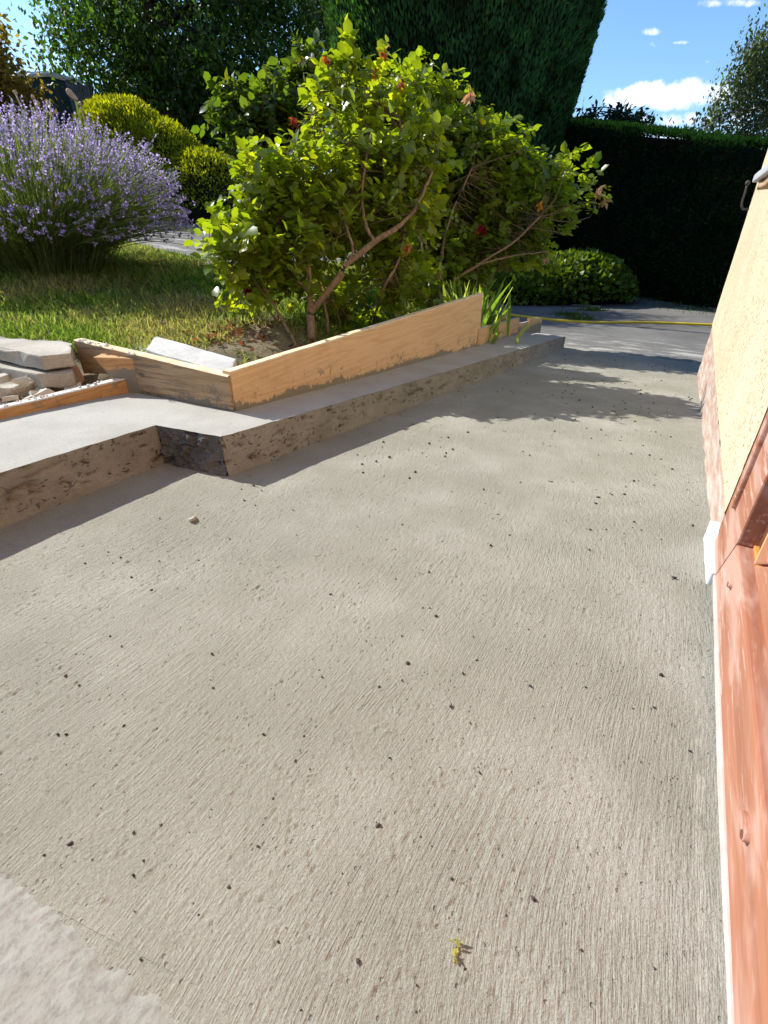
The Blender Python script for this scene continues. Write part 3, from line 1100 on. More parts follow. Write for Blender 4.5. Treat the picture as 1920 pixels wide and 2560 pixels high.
V, Fc = bevel(*box(-1.3, 1.205, TW - .09, TW + .004, -.05, .016), .003, 2)
local_obj('door_step', V, Fc, M['slab_smooth'], parent=house)
# shutter stay on the corner of the house
stay = lroot('shutter_stay', (4.40, TW, .86), 'grey iron shutter stay sticking out at the house corner before the hedge', 'shutter stay')
pts = spline([(4.40, TW, .80), (4.40, TW + .035, .80), (4.40, TW + .05, .835), (4.40, TW + .05, .89), (4.40, TW + .052, .925)], 14)
V, Fc = tube(pts, [.007] * 6 + [.006] * 8, 8)
local_obj('arm', V, Fc, M['grey_metal'], parent=stay, smooth=True)
V, Fc = icos((4.40, TW + .052, .94), (.014, .014, .016), 2)
local_obj('knob', V, Fc, M['grey_metal'], parent=stay, smooth=True)

# ------------------------------------------------------------------ slabs and rubble


def chunk(name, pts, z0, th, mat, label, cat, group=None, tilt=(0, 0), seed=1, rough=.008, bev=.006):
    """flat stone from an (s,t) outline"""
    pts = np.array(pts, float)
    c = pts.mean(0)
    n = len(pts)
    V = [(x - c[0], y - c[1], 0) for x, y in pts] + [(x - c[0], y - c[1], th) for x, y in pts]
    F = [list(range(n))[::-1], list(range(n, 2 * n))] + [[i, (i + 1) % n, n + (i + 1) % n, n + i] for i in range(n)]
    V, F = bevel(V, F, bev, 2, 3, rough, seed)
    o = link(name, raw_mesh(name, V, F, M[mat]), None, W(c[0], c[1], z0).tolist(), 0)
    o.rotation_euler = (Matrix.Rotation(ROT, 3, 'Z') @ Matrix.Rotation(tilt[0], 3, 'X') @ Matrix.Rotation(tilt[1], 3, 'Y')).to_euler()
    return tag(o, label, cat, group)


def atz(px, py, z):
    r = ray(px, py)
    p = r * (z - H) / r[2] + np.array([0, 0, H])
    return ST(p)


GS = 'old paving slabs lifted from the path'
chunk('paving_slab', [atz(-120, 850, .295), atz(102, 889, .295), atz(176, 881, .295), atz(178, 856, .295), atz(60, 846, .295), atz(-60, 840, .295)], .238, .057, 'stone', 'rough beige paving slab lying on top at the left edge', 'paving slab', GS, (0.0, .01), 3, .012)
chunk('paving_slab', [atz(-120, 890, .235), atz(90, 932, .235), atz(180, 925, .235), atz(178, 900, .235), atz(-60, 872, .235)], .175, .055, 'stone', 'dark edged paving slab under the beige slab by the rubble', 'paving slab', GS, (0, 0), 5, .012)
chunk('paving_slab', [atz(362, 864, .285), atz(572, 930, .265), atz(590, 893, .265), atz(385, 829, .285)], .222, .042, 'stone_pale', 'long pale grey paving slab leaning behind the weathered board', 'paving slab', GS, (.02, .02), 7, .006)
chunk('paving_slab', [atz(314, 868, .24), atz(392, 895, .24), atz(430, 870, .24), atz(366, 848, .24)], .195, .042, 'stone_pale', 'small pale slab corner poking out beneath the long pale slab', 'paving slab', GS, (0, 0), 8, .006)
chunk('paving_slab', [atz(392, 892, .235), atz(520, 930, .225), atz(575, 915, .225), atz(420, 870, .235)], .180, .04, 'stone_pale', 'pale slab wedged between the weathered board and the pile', 'paving slab', GS, (0, 0), 9, .006)

GR = 'broken rubble in the hollow'
rub = [  # px, py, size_s, size_t, thick, z, tilt, mat, label, cat
    (30, 975, .16, .10, .05, .17, (.35, .1), 'cream', 'big whitish rubble lump with flaky layers at the left edge', 'rubble'),
    (85, 985, .15, .10, .035, .165, (-.2, -.25), 'cream', 'creamy rubble chunk sloping down to the right in the heap', 'rubble'),
    (70, 950, .13, .05, .03, .20, (.5, .3), 'cream', 'tilted white stone shard on top of the heap', 'rubble'),
    (100, 1005, .14, .10, .03, .13, (.1, -.1), 'cream', 'flat pale rubble flake beneath the creamy chunk', 'rubble'),
    (40, 1030, .20, .05, .025, .14, (.1, 0), 'cream', 'long thin whitish stone strip low in the heap', 'rubble'),
    (140, 985, .14, .14, .018, .15, (.5, -.2), 'tile', 'pinkish broken tile leaning in front of the dark hollow', 'tile'),
    (165, 945, .12, .13, .018, .17, (1.0, -.5), 'tile', 'tan tile standing on edge against the weathered board', 'tile'),
    (165, 1020, .11, .04, .028, .13, (0, .05), 'terracotta', 'small ribbed terracotta brick piece behind the low board', 'brick'),
    (110, 1035, .15, .08, .02, .13, (.2, .1), 'tile', 'flat pink tile fragment beside the terracotta piece', 'tile'),
    (20, 1010, .14, .07, .03, .14, (.1, .2), 'cream', 'yellowish stone slice at the left of the heap', 'rubble'),
    (115, 940, .08, .03, .05, .18, (.3, .9), 'cream', 'thin upright white shard before the slab shadow', 'rubble'),
    (25, 1055, .13, .07, .03, .11, (.1, 0), 'tile', 'brownish flat shard at the bottom of the heap', 'rubble'),
    (15, 945, .10, .08, .04, .19, (.1, -.1), 'cream', 'rounded white lump at the back left of the heap', 'rubble'),
]
for i, (px, py, a1, b1, th, z, tl, mt, lb, ct) in enumerate(rub):
    s, t = atz(px, py, z)
    n = 7
    rr = np.random.default_rng(40 + i)
    th_ = np.sort(rr.random(n) * 2 * math.pi)
    pts = [(s + a1 * .55 * math.cos(x) * rr.uniform(.8, 1.15), t + b1 * .55 * math.sin(x) * rr.uniform(.8, 1.15)) for x in th_]
    chunk('rubble_piece' if ct == 'rubble' else ('broken_tile' if ct == 'tile' else 'brick_piece'), pts, z - .02, th * .8, mt, lb, ct, GR, tl, 50 + i, .024, .003)
small = None
for i in range(44):
    rr = np.random.default_rng(140 + i)
    s, t = .62 + rr.random() * .62, 2.02 + rr.random() * .34
    n = 6
    a1 = rr.uniform(.015, .05)
    th_ = np.sort(rr.random(n) * 2 * math.pi)
    pts = [(s + a1 * math.cos(x) * rr.uniform(.7, 1.2), t + a1 * .8 * math.sin(x) * rr.uniform(.7, 1.2)) for x in th_]
    chunk('stone_chip', pts, .10 + rr.random() * .07, a1 * .45, 'cream' if i % 4 else 'tile', 'small pale stone chip among the larger rubble pieces', 'stone chip', 'stone chips in the rubble heap', (rr.uniform(-.5, .5), rr.uniform(-.5, .5)), 200 + i, .014, .002)


def blobs(P, r, seed=0, jit=.45):
    """irregular little grains"""
    rr = np.random.default_rng(seed)
    V0, F0 = icos((0, 0, 0), 1, 1)
    V0, F0 = V0[:12], None
    bm = bmesh.new()
    bmesh.ops.create_icosphere(bm, subdivisions=1, radius=1)
    V0 = np.array([v.co[:] for v in bm.verts])
    F0 = np.array([[v.index for v in f.verts] for f in bm.faces])
    bm.free()
    n, k = len(P), len(V0)
    sc = np.asarray(r)[:, None, None] * (1 + jit * (rr.random((n, k, 1)) - .5) * 2) * rr.uniform(.6, 1.25, (n, 1, 3))
    V = P[:, None] + V0[None] * sc
    F = (np.arange(n)[:, None, None] * k + F0[None]).reshape(-1, 3)
    return V.reshape(-1, 3), F


# wet concrete crumbs, coloured dark to double as shadowed pits (nobody could count them)
n = 5000
S = R.random(n) ** 1.35 * 5.0 + .02
T = -.22 + R.random(n) * 1.36
clump = fbm(S * 4, T * 4, 0, 3, 33)
ok = (T < np.interp(S, [0, 1.03, 1.07, 5.1], [1.44, 1.44, 1.17, .88]) - .01) & (clump + R.random(n) * .5 > .12)
S, T = S[ok], T[ok]
r = (.00045 + .0032 * R.random(len(S)) ** 9.0) * np.interp(S, [0, .6, 2], [.8, 1, 1.6])
P = np.stack([S, T, zfl(S) + r * .5], -1)
V, Fc = blobs(P, r, 5, .75)
tag(local_obj('concrete_crumbs', V, Fc, M['crumb']), 'dark crumbs of concrete scattered over the broomed terrace', 'crumbs', None, 'stuff')
# white crumbs on the board tops
n = 260
u = R.random(n)
S = np.concatenate([.4 + u[:150] * .86, 1.27 + R.random(70) * .03, np.full(40, 1.25) + R.normal(0, .02, 40)])
T = np.concatenate([1.985 - (S[:150] + .9) / 2.162 * .077 + .006 + R.random(150) * .03, 2.18 - R.random(70) ** 1.6 * .4, 1.93 + R.normal(0, .02, 40)])
Zc = np.concatenate([.228 - (S[:150] + .9) / 2.162 * .042, .308 - (2.205 - T[150:220]) * .06, np.full(40, .262)])
r = .001 + .006 * R.random(n) ** 3
ok = np.ones(n, bool)
ok[220:] = False
V, Fc = blobs(np.stack([S, T, Zc + .001], -1)[ok], r[ok], 6, .7)
tag(local_obj('plaster_crumbs', V, Fc, M['plaster']), 'white plaster crumbs along the tops of the low boards', 'crumbs', None, 'stuff')
# a single stone and scraps on the terrace
s, t = atz(484, 1305, .01)
V, Fc = blobs(np.array([[0, 0, .006]]), np.array([.013]), 9)
tag(link('small_stone', raw_mesh('small_stone', V * np.array([1.3, 1, .6]), Fc, M['stone']), None, W(s, t, float(zfl(s)) + .003).tolist()), 'small grey stone lying on the terrace below the kerb notch', 'stone')

# ------------------------------------------------------------------ hose, edgings
hp = [hit(1268, 790), hit(1310, 796), hit(1400, 806), hit(1500, 811), hit(1620, 811), hit(1775, 817), hit(1880, 821)]
hp = spline([p + np.array([0, 0, .022]) for p in hp], 60)
V, Fc = tube(hp, .020, 10)
mi = [1 if (i % 10) in (1, 6) and i < 59 * 10 else 0 for i in range(len(Fc))]
o = world_obj('garden_hose', V, Fc, [M['hose'], M['hose_dark']], base=hp[30], mi=mi, smooth=True)
tag(o, 'yellow garden hose stretched across the asphalt drive', 'garden hose')


def edging(pts, h, wd, label, mat='edging'):
    P = spline(pts, 24)
    dx = unit(np.gradient(P[:, :2], axis=0))
    nx = np.stack([-dx[:, 1], dx[:, 0]], -1)
    rows = []
    for i in range(len(P)):
        l, r_ = P[i, :2] + nx[i] * wd / 2, P[i, :2] - nx[i] * wd / 2
        z = P[i, 2]
        hh = h + .008 * float(fbm(i * .7, 3.3, 0, 2, 4))
        rows.append([(*l, z - .1), (*l, z + hh), (*r_, z + hh), (*r_, z - .1)])
    V = np.array(rows).reshape(-1, 3)
    F = [[i * 4 + j, i * 4 + (j + 1) % 4, (i + 1) * 4 + (j + 1) % 4, (i + 1) * 4 + j] for i in range(len(P) - 1) for j in range(4)] + [[0, 1, 2, 3], [len(V) - 1, len(V) - 2, len(V) - 3, len(V) - 4]]
    o = world_obj('stone_edging', V, F, M[mat], base=P[12])
    return tag(o, label, 'edging')


edging([hit(1195, 744), hit(1340, 757), hit(1500, 770)], .03, .09, 'low stone edging at the foot of the ivy mound')
edging([hit(1585, 737), hit(1680, 752), hit(1800, 778)], .03, .09, 'thin pale edging between the drive and the tall hedge')
edging([hit(300, 537), hit(455, 554), hit(594, 582), hit(700, 612)], .045, .07, 'concrete edging along the upper side of the sloping path')
edging([hit(556, 558), hit(600, 563), hit(645, 572)], .035, .08, 'short pale strip of stone in the far lawn', 'stone_pale')

# ------------------------------------------------------------------ rose bushes


def ellip(spec, n, shell=.45):
    """random points in pixel-sized blobs: (px,py,D,rx,ry,depth)"""
    out, outw = [], []
    vol = np.array([e[3] * e[4] for e in spec], float)
    pick = R.choice(len(spec), n, p=vol / vol.sum())
    for i in pick:
        px, py, D, rx, ry, dd = spec[i]
        v = R.normal(size=3)
        v /= np.linalg.norm(v)
        rad = (R.random() ** (1 / 3)) * (1 - shell) + shell * R.random() ** .15
        v = v * min(rad, 1)
        out.append(at(px + v[0] * rx, py - v[1] * ry, D + v[2] * dd))
        c = at(px, py + ry * .3, D)
        outw.append(out[-1] - c)
    return np.array(out), unit(np.array(outw))


def rose_bush(label, base, trunks, spec, nshoot, leafL, pal, group, dens=7, flower=(), dry=(), lens=(.22, .5), forced=()):
    base = np.asarray(base, float)
    root = wroot('rose_bush', base, label, 'rose bush', group)
    nodes = []
    tv = []
    for pts, r0, r1 in trunks:
        P = spline(pts, 26)
        P = P + .006 * np.stack([fbm(np.arange(26) * .6, i * 3.0 + len(tv), 0, 3, 7 + i) for i in range(3)], -1)
        rr = np.linspace(r0, r1, 26) * (1 + .25 * fbm(np.arange(26) * .9, 2.0 + len(tv), 0, 3, 3))
        tv.append(tube(P, rr, 9))
        nodes += [(p, r1) for p in P[8:]]
    tv2 = []
    E, O = ellip(spec, nshoot)
    if len(forced):
        E = np.vstack([E, np.array([f[0] for f in forced])])
        O = np.vstack([O, unit(np.array([f[1] for f in forced]))])
    NP = np.array([p for p, _ in nodes])
    LP, LA, LN, LL, LC = [], [], [], [], []
    for i in range(len(E)):
        e, o_ = E[i], O[i]
        dist = np.linalg.norm(NP - e, axis=1) + .8 * np.maximum(0, NP[:, 2] - e[2])
        st = NP[np.argmin(dist + R.random(len(NP)) * .15)]
        L = R.uniform(*lens)
        dirv = unit(o_ * .7 + np.array([0, 0, .55]) + R.normal(size=3) * .35)
        s0 = e - dirv * L * .6
        mid = (st + s0) / 2 + R.normal(size=3) * .03
        P = spline([st, mid, s0, e - dirv * L * .25 + R.normal(size=3) * .012, e + np.array([0, 0, -.012])], 12)
        tv2.append(tube(P, np.linspace(.0042, .0014, 12), 4, False))
        nl = max(3, int(dens * L / .35 + R.random()))
        shade = R.random()
        for j in range(nl):
            u = .45 + .55 * (j + R.random() * .5) / nl
            x = u * 11
            k = min(int(x), 10)
            p = P[k] + (P[k + 1] - P[k]) * (x - k)
            tg = unit(P[k + 1] - P[k])
            side = unit(np.cross(tg, R.normal(size=3)))
            pet = unit(side * .9 + tg * .45 + o_ * .3 + np.array([0, 0, .25]))
            pl = leafL * R.uniform(1.0, 1.7)
            nrm = unit(np.array([0, 0, .9]) + o_ * .45 + R.normal(size=3) * .38)
            sd = unit(np.cross(nrm, pet))
            sz = leafL * R.uniform(.5, 1.25)
            base_c = pal[0] + (pal[1] - pal[0]) * min(1, max(0, .5 * shade + .5 * R.random()))
            if R.random() < pal[3]:
                base_c = pal[2] * R.uniform(.7, 1.1)
            for (a, sdv) in ((1.0, 0), (.72, 1), (.72, -1), (.34, 1), (.34, -1)):
                if a < .5 and R.random() < .35:
                    continue
                q = p + pet * pl * a + np.array([0, 0, -.012]) * a * a
                LP.append(q)
                LA.append(pet * (1.0 if sdv == 0 else .45) + sd * sdv * .95 + np.array([0, 0, -.15]) + R.normal(size=3) * .13)
                LN.append(nrm + R.normal(size=3) * .28)
                LL.append(sz * (1.1 if sdv == 0 else (.92 if a > .5 else .72)))
                LC.append(base_c * R.uniform(.85, 1.15))
    V1, F1 = join(tv)
    world_obj('trunk', V1, F1, M['bark'], parent=root, smooth=True)
    V2, F2 = join(tv2)
    world_obj('twigs', V2, F2, M['twig'], parent=root, smooth=True)
    V3, FA, C3 = leaves(ROSE, np.array(LP), np.array(LA), np.array(LN), np.array(LL), R.uniform(.85, 1.15, len(LP)), np.array(LC), R.uniform(-.05, .3, len(LP)))
    multi_obj('foliage', [(V3, FA, C3, 0)], [M['rose']], parent=root)
    for (p, r, colr, nm) in flower:
        n = 16
        ax = unit(R.normal(size=(n, 3)) * .6 + np.array([0, 0, -.9]))
        nr = unit(R.normal(size=(n, 3)))
        V, FA, C = leaves(DIAM, np.repeat(np.array(p)[None], n, 0) + R.normal(size=(n, 3)) * r * .25, ax, nr, r * R.uniform(.7, 1.5, n), .5, np.array(colr)[None] * R.uniform(.6, 1.3, (n, 1)), R.uniform(-.5, .8, n))
        multi_obj(nm, [(V, FA, C, 0)], [M['rose_red']], parent=root)
    return root


c = np.array
PAL_A = (c([.095, .155, .018]), c([.20, .265, .022]), c([.26, .32, .03]), .15)
PAL_B = (c([.10, .165, .022]), c([.19, .26, .028]), c([.14, .14, .02]), .06)
PAL_C = (c([.042, .085, .020]), c([.085, .135, .028]), c([.08, .09, .02]), .05)
red = (.20, .008, .02)
rust = (.42, .13, .03)
tan_ = (.55, .38, .22)
DA = 3.3
b0 = hit(778, 852)
trA = [([b0, at(776, 800, 2.98), at(775, 780, 3.0), at(800, 752, 3.02), at(850, 690, 3.05), at(868, 660, 3.06), at(930, 610, 3.1), at(990, 572, 3.14)], .024, .014),
       ([at(776, 782, 3.0), at(775, 720, 3.03), at(770, 650, 3.08), at(790, 560, 3.18), at(800, 470, 3.25)], .017, .007),
       ([at(872, 655, 3.06), at(882, 620, 3.08), at(868, 575, 3.1), at(850, 500, 3.2)], .010, .005),
       ([at(990, 572, 3.14), at(1040, 520, 3.25), at(1080, 430, 3.35)], .012, .006),
       ([at(935, 605, 3.1), at(915, 560, 3.12), at(905, 480, 3.2), at(930, 330, 3.4)], .010, .005),
       ([at(775, 735, 3.0), at(755, 712, 3.0), at(743, 705, 2.99)], .009, .007),
       ([hit(742, 868), at(700, 790, 2.95), at(655, 700, 2.98), at(640, 600, 3.02)], .010, .005),
       ([hit(735, 858), at(690, 800, 3.05), at(620, 700, 3.1), at(600, 620, 3.1)], .008, .004),
       ([hit(820, 838), at(815, 780, 3.1), at(790, 680, 3.3), at(720, 500, 3.5), at(720, 380, 3.6)], .010, .005),
       ([hit(930, 815), at(960, 720, 3.3), at(1000, 640, 3.4), at(1020, 480, 3.5), at(1000, 300, 3.6)], .010, .005)]
spA = [(880, 420, 3.5, 230, 190, .38), (760, 500, 3.3, 170, 170, .3), (990, 430, 3.6, 150, 200, .35), (890, 240, 3.8, 140, 105, .28), (660, 480, 3.2, 100, 150, .22),
       (640, 640, 3.05, 75, 100, .2), (860, 150, 3.7, 50, 60, .15), (720, 600, 3.1, 110, 110, .2), (570, 560, 3.0, 60, 60, .15), (960, 690, 3.5, 110, 90, .2), (850, 730, 3.4, 60, 60, .15), (1030, 670, 3.8, 100, 60, .2)]
fcA = [(at(545, 478, 3.2), c([-1, 0, .1])), (at(612, 380, 3.3), c([-.6, 0, .8])), (at(560, 570, 3.05), c([-.9, 0, .2])), (at(555, 690, 3.0), c([-.9, 0, .1])), (at(852, 105, 3.7), c([0, 0, 1])), (at(960, 112, 3.7), c([.1, 0, 1])), (at(600, 620, 3.0), c([-.7, 0, .2]))]
flA = [(at(619, 725, 2.98), .03, red, 'withered_bloom'), (at(735, 300, 3.5), .035, (.26, .05, .02), 'dry_bloom'), (at(960, 125, 3.7), .035, rust, 'dry_bloom'), (at(940, 175, 3.7), .03, rust, 'dry_bloom'),
       (at(1018, 615, 3.2), .035, (.5, .22, .06), 'dry_leaf'), (at(815, 145, 3.65), .03, rust, 'dry_bloom'), (at(1003, 207, 3.6), .028, rust, 'dry_bloom')]
rose_bush('big front rose bush with a thick crooked trunk and sunlit yellow-green leaves', b0, trA, spA, 370, .056, PAL_A, 'rose bushes along the terrace', 8, flA, forced=fcA)
# darker bush behind it at the left
b1 = hit(665, 640)
b1 = at(665, 610, 4.6)
b1[2] = float(terr(*ST(b1)))
trC = [([b1, at(665, 480, 4.6), at(640, 380, 4.6), at(620, 250, 4.6)], .018, .006), ([b1, at(690, 480, 4.65), at(720, 350, 4.7), at(745, 220, 4.7)], .016, .006)]
spC = [(660, 310, 4.6, 110, 120, .35), (740, 230, 4.7, 80, 90, .3), (600, 260, 4.6, 60, 70, .25), (690, 420, 4.6, 100, 90, .3), (770, 160, 4.7, 50, 55, .2)]
fcC = [(at(530, 245, 4.55), c([-1, 0, .2])), (at(522, 310, 4.5), c([-1, 0, -.1])), (at(540, 210, 4.6), c([-.8, 0, .6])), (at(655, 165, 4.6), c([0, 0, 1])), (at(738, 120, 4.7), c([0, 0, 1]))]
rose_bush('darker glossy rose bush half hidden behind the front one at the left', b1, trC, spC, 210, .06, PAL_C, 'rose bushes along the terrace', 8, [], forced=fcC)
# bush at the right
b2 = at(1090, 760, 4.7)
b2[2] = float(terr(*ST(b2)))
trB = [([b2, at(1080, 650, 4.9), at(1070, 480, 5.1), at(1050, 280, 5.25)], .014, .005), ([b2, at(1120, 720, 4.7), at(1200, 660, 4.75), at(1290, 600, 4.8), at(1350, 540, 4.8)], .017, .006), ([b2, at(1100, 680, 4.7), at(1120, 560, 4.75), at(1180, 420, 4.8)], .015, .006),
       ([b2, at(1060, 650, 4.6), at(1050, 550, 4.6)], .012, .005), ([at(1200, 660, 4.75), at(1280, 640, 4.8), at(1370, 630, 4.8)], .009, .004)]
spB = [(1060, 500, 5.0, 100, 150, .3), (1060, 690, 4.7, 70, 50, .2), (1020, 225, 5.3, 100, 85, .3), (1100, 330, 5.25, 110, 110, .3), (1140, 430, 5.2, 110, 120, .3), (1000, 330, 5.2, 90, 110, .3), (1180, 440, 5.15, 160, 130, .4), (1300, 510, 5.20, 130, 110, .35), (1150, 570, 5.10, 150, 110, .35), (1280, 600, 5.20, 130, 70, .3), (1380, 430, 5.25, 60, 60, .2), (1080, 640, 4.90, 110, 80, .3), (1230, 340, 5.20, 90, 70, .25), (1120, 380, 5.10, 110, 110, .3), (1130, 680, 5.00, 110, 70, .25)]
fcB = [(at(1070, 135, 5.3), c([.4, 0, .8])), (at(1160, 205, 5.3), c([.4, 0, .8])), (at(1120, 180, 5.3), c([.2, 0, .9])), (at(1200, 260, 5.3), c([.4, 0, .8])), (at(1425, 375, 4.95), c([.7, 0, .7])), (at(1470, 430, 5.0), c([.8, 0, .5])), (at(1450, 500, 4.95), c([1, 0, .2])), (at(1505, 480, 5.0), c([.8, 0, .5])), (at(1480, 440, 5.0), c([.8, 0, .7])), (at(1310, 320, 4.9), c([.3, 0, .9])), (at(1260, 300, 4.9), c([.2, 0, .9]))]
flB = [(at(1208, 568, 4.6), .045, red, 'withered_bloom'), (at(1496, 480, 5.0), .045, tan_, 'dry_bloom'), (at(1512, 500, 5.0), .045, tan_, 'dry_bloom'), (at(1176, 235, 4.9), .05, tan_, 'dry_bloom'), (at(1350, 515, 4.8), .03, (.6, .25, .03), 'dry_leaf'), (at(1366, 648, 4.8), .035, tan_, 'dry_bloom')]
rose_bush('wide green rose bush at the right with withered tan blooms at its tip', b2, trB, spB, 660, .062, PAL_B, 'rose bushes along the terrace', 8, flB, forced=fcB)

# ------------------------------------------------------------------ lavender
lb = hit(110, 672)
lav = wroot('lavender_bush', lb, 'large rounded lavender bush with violet flower spikes on the lawn', 'lavender')
n = 3000
phi = R.random(n) * 2 * math.pi
el = np.radians(74) * R.random(n) ** .62
low = R.random(n) < .36
el = np.where(low, np.radians(R.uniform(62, 97, n)), el)
Lh = R.uniform(.86, 1.0, n)
ex = 1.13 * np.sin(el) ** .95 * Lh
LZ = at(110, 265, 4.6)[2] - lb[2]
ez = LZ * np.cos(el * .80) ** .8 * Lh * np.where(low, .8, 1)
tip = lb + np.stack([ex * np.cos(phi), ex * np.sin(phi) * .85, ez], -1) + R.normal(size=(n, 3)) * .03
rr_ = R.random(n) ** .5 * np.where(low, .4, 1)
ro = lb + np.stack([.52 * np.cos(phi) * rr_ * np.sin(el), .45 * np.sin(phi) * rr_ * np.sin(el), np.zeros(n)], -1)
ctrl = (ro + tip) / 2 + np.array([0, 0, 1]) * (.14 * np.sin(el))[:, None] + R.normal(size=(n, 3)) * .02
tt = np.linspace(0, 1, 7)
C1 = ((1 - tt) ** 2)[None, :, None] * ro[:, None] + (2 * tt * (1 - tt))[None, :, None] * ctrl[:, None] + (tt ** 2)[None, :, None] * tip[:, None]
tang = unit(C1[:, -1] - C1[:, -2])
wv = unit(np.cross(tang, R.normal(size=(n, 3))))[:, None]
th = .0020
k0 = C1 + wv * th
k1 = C1 - wv * th
Vs = np.stack([k0, k1], 2).reshape(-1, 3)
idx = (np.arange(n) * 14)[:, None] + (np.arange(6) * 2)[None]
Fs = np.stack([idx, idx + 1, idx + 3, idx + 2], -1).reshape(-1, 4)
cs = np.repeat(c([[.15, .20, .075]]) * R.uniform(.6, 1.4, (n, 1)), 14, 0)
# narrow grey-green leaves on the lower half
m = 15000
pick = R.integers(0, n, m)
u = R.random(m) ** .8 * .72
Pp = ((1 - u) ** 2)[:, None] * ro[pick] + (2 * u * (1 - u))[:, None] * ctrl[pick] + (u ** 2)[:, None] * tip[pick]
ax = unit(unit(tip[pick] - ro[pick]) + R.normal(size=(m, 3)) * .35)
Vl, Fl, Cl = leaves(DIAM, Pp, ax, R.normal(size=(m, 3)), R.uniform(.04, .09, m), .08, c([[.085, .13, .05]]) * R.uniform(.5, 1.5, (m, 1)))
multi_obj('stems', [(Vs, [Fs], cs, 0), (Vl, Fl, Cl, 0)], [M['lav']], parent=lav)
kf = 15
j = np.repeat(np.arange(n), kf)
u = np.tile(np.linspace(0, 1, kf), n)
lsp = R.uniform(.045, .095, n) * np.where(low & (R.random(n) < .78), .02, 1)
Pp = tip[j] - tang[j] * (lsp[j] * u)[:, None] + R.normal(size=(n * kf, 3)) * .0045
gap = (np.sin(u * 14 + j) > -.75)
Pp, jj, uu = Pp[gap], j[gap], u[gap]
m = len(Pp)
ax = unit(R.normal(size=(m, 3)) + tang[jj] * .5)
tone = R.random(n)[jj]
vc = c([.33, .26, .52])[None] * (1 - tone)[:, None] + c([.50, .42, .68])[None] * tone[:, None]
vc = np.where((R.random(m) < .16)[:, None], c([[.16, .13, .22]]), vc) * R.uniform(.7, 1.3, (m, 1))
Vf, Ff, Cf = leaves(DIAM, Pp, ax, R.normal(size=(m, 3)), R.uniform(.009, .018, m), .75, vc)
o = multi_obj('flower_spikes', [(Vf, Ff, Cf, 0)], [M['lavf']], parent=lav)
tag(o, kind='stuff')

# dried seed heads rising behind the lavender
for i, (px, py, D, ln, lbk) in enumerate([(38, 231, 5.6, .30, 'leaning dried seed head on a stalk, leftmost behind the lavender'), (82, 243, 5.7, .28, 'small pale seed head beside the leaning one behind the lavender'),
                                          (95, 261, 5.6, .25, 'round dried seed head just clear of the violet spikes'), (121, 258, 5.6, .3, 'stout dried seed head in front of the teal shed'), (200, 260, 5.7, .3, 'dried seed head at the left end of the golden shrub')]):
    p = at(px, py, D)
    b_ = p + np.array([.04 * (1 if i == 0 else .2), 0, -ln])
    rt = wroot('seed_head', b_, lbk, 'seed head', 'dried seed heads behind the lavender')
    V, Fc = tube(spline([b_, (p + b_) / 2 + np.array([.004, 0, 0]), p], 8), .006, 6)
    world_obj('stalk', V, Fc, M['seed'], parent=rt, smooth=True)
    V, Fc = icos(p, (.014, .014, .016), 2)
    V = V + .003 * R.normal(size=V.shape)
    world_obj('head', V, Fc, M['seed'], parent=rt, smooth=True)
p = at(188, 246, 5.6)
rt = wroot('flower_bud', p + np.array([0, 0, -.35]), 'thick pale nodding bud on a stalk against the teal shed', 'flower bud')
V, Fc = tube(spline([p + np.array([0, 0, -.35]), p + np.array([0, 0, -.1]), p], 10), .008, 6)
world_obj('stalk', V, Fc, M['iris'], parent=rt, smooth=True, col=np.tile([.3, .35, .15], (len(V), 1)))
V, Fc = tube(spline([p + np.array([.015, 0, -.012]), at(180, 238, 5.6), at(172, 230, 5.6), at(165, 228, 5.6)], 12), [.012, .016, .019, .02, .022, .023, .024, .024, .023, .021, .018, .010], 9)
world_obj('bud', V, Fc, M['seed'], parent=rt, smooth=True)

# ------------------------------------------------------------------ clipped conifers and hedge


def surf_sprays(P, Nn, L, wd, col, up=.8, jit=.35, tpl=DIAM):
    n = len(P)
    ax = unit(Nn * .7 + np.array([0, 0, up]) + R.normal(size=(n, 3)) * jit)
    return leaves(tpl, P, ax, Nn + R.normal(size=(n, 3)) * .6, L, wd, col)


# tall topiary
TD = 14.5 / 11.0
tb = at(1112, 700, 14.5)
tb[2] = -.70
prof_z = np.array([0, .4, 1.4, 2.4, 3.2, 4.4, 5.4, 6.4, 7.2, 7.8, 8.1])
prof_r = np.array([1.2, 1.45, 1.66, 1.84, 2.0, 2.2, 2.28, 2.1, 1.6, .8, .05]) * TD
prof_z = np.concatenate([[0], (prof_z[1:] - 1.45) * TD + 1.45 + .0])
top = wroot('clipped_conifer', tb, 'huge dark green clipped conifer column behind the rose bushes', 'conifer')
zz = np.linspace(0, prof_z[-1], 60)
an = np.linspace(0, 2 * math.pi, 64, endpoint=False)
A, ZZ = np.meshgrid(an, zz, indexing='ij')
RR = np.interp(ZZ, prof_z, prof_r) - .07 + .05 * fbm(A * 4, ZZ * 1.2, 0, 3, 2)
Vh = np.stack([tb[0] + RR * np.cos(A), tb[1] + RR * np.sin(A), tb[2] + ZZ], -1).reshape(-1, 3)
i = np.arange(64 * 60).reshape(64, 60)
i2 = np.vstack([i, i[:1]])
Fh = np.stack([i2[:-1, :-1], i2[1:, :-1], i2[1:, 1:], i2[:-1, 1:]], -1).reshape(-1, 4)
n = 170000
z_ = R.random(n) * (prof_z[-1] - .05)
a_ = R.random(n) * 2 * math.pi
keep = R.random(n) < np.interp(z_, prof_z, prof_r) / (2.3 * TD)
z_, a_ = z_[keep], a_[keep]
r_ = np.interp(z_, prof_z, prof_r) + .06 * fbm(a_ * 5, z_ * 1.6, 0, 4, 2) + R.uniform(-.07, .02, len(z_))
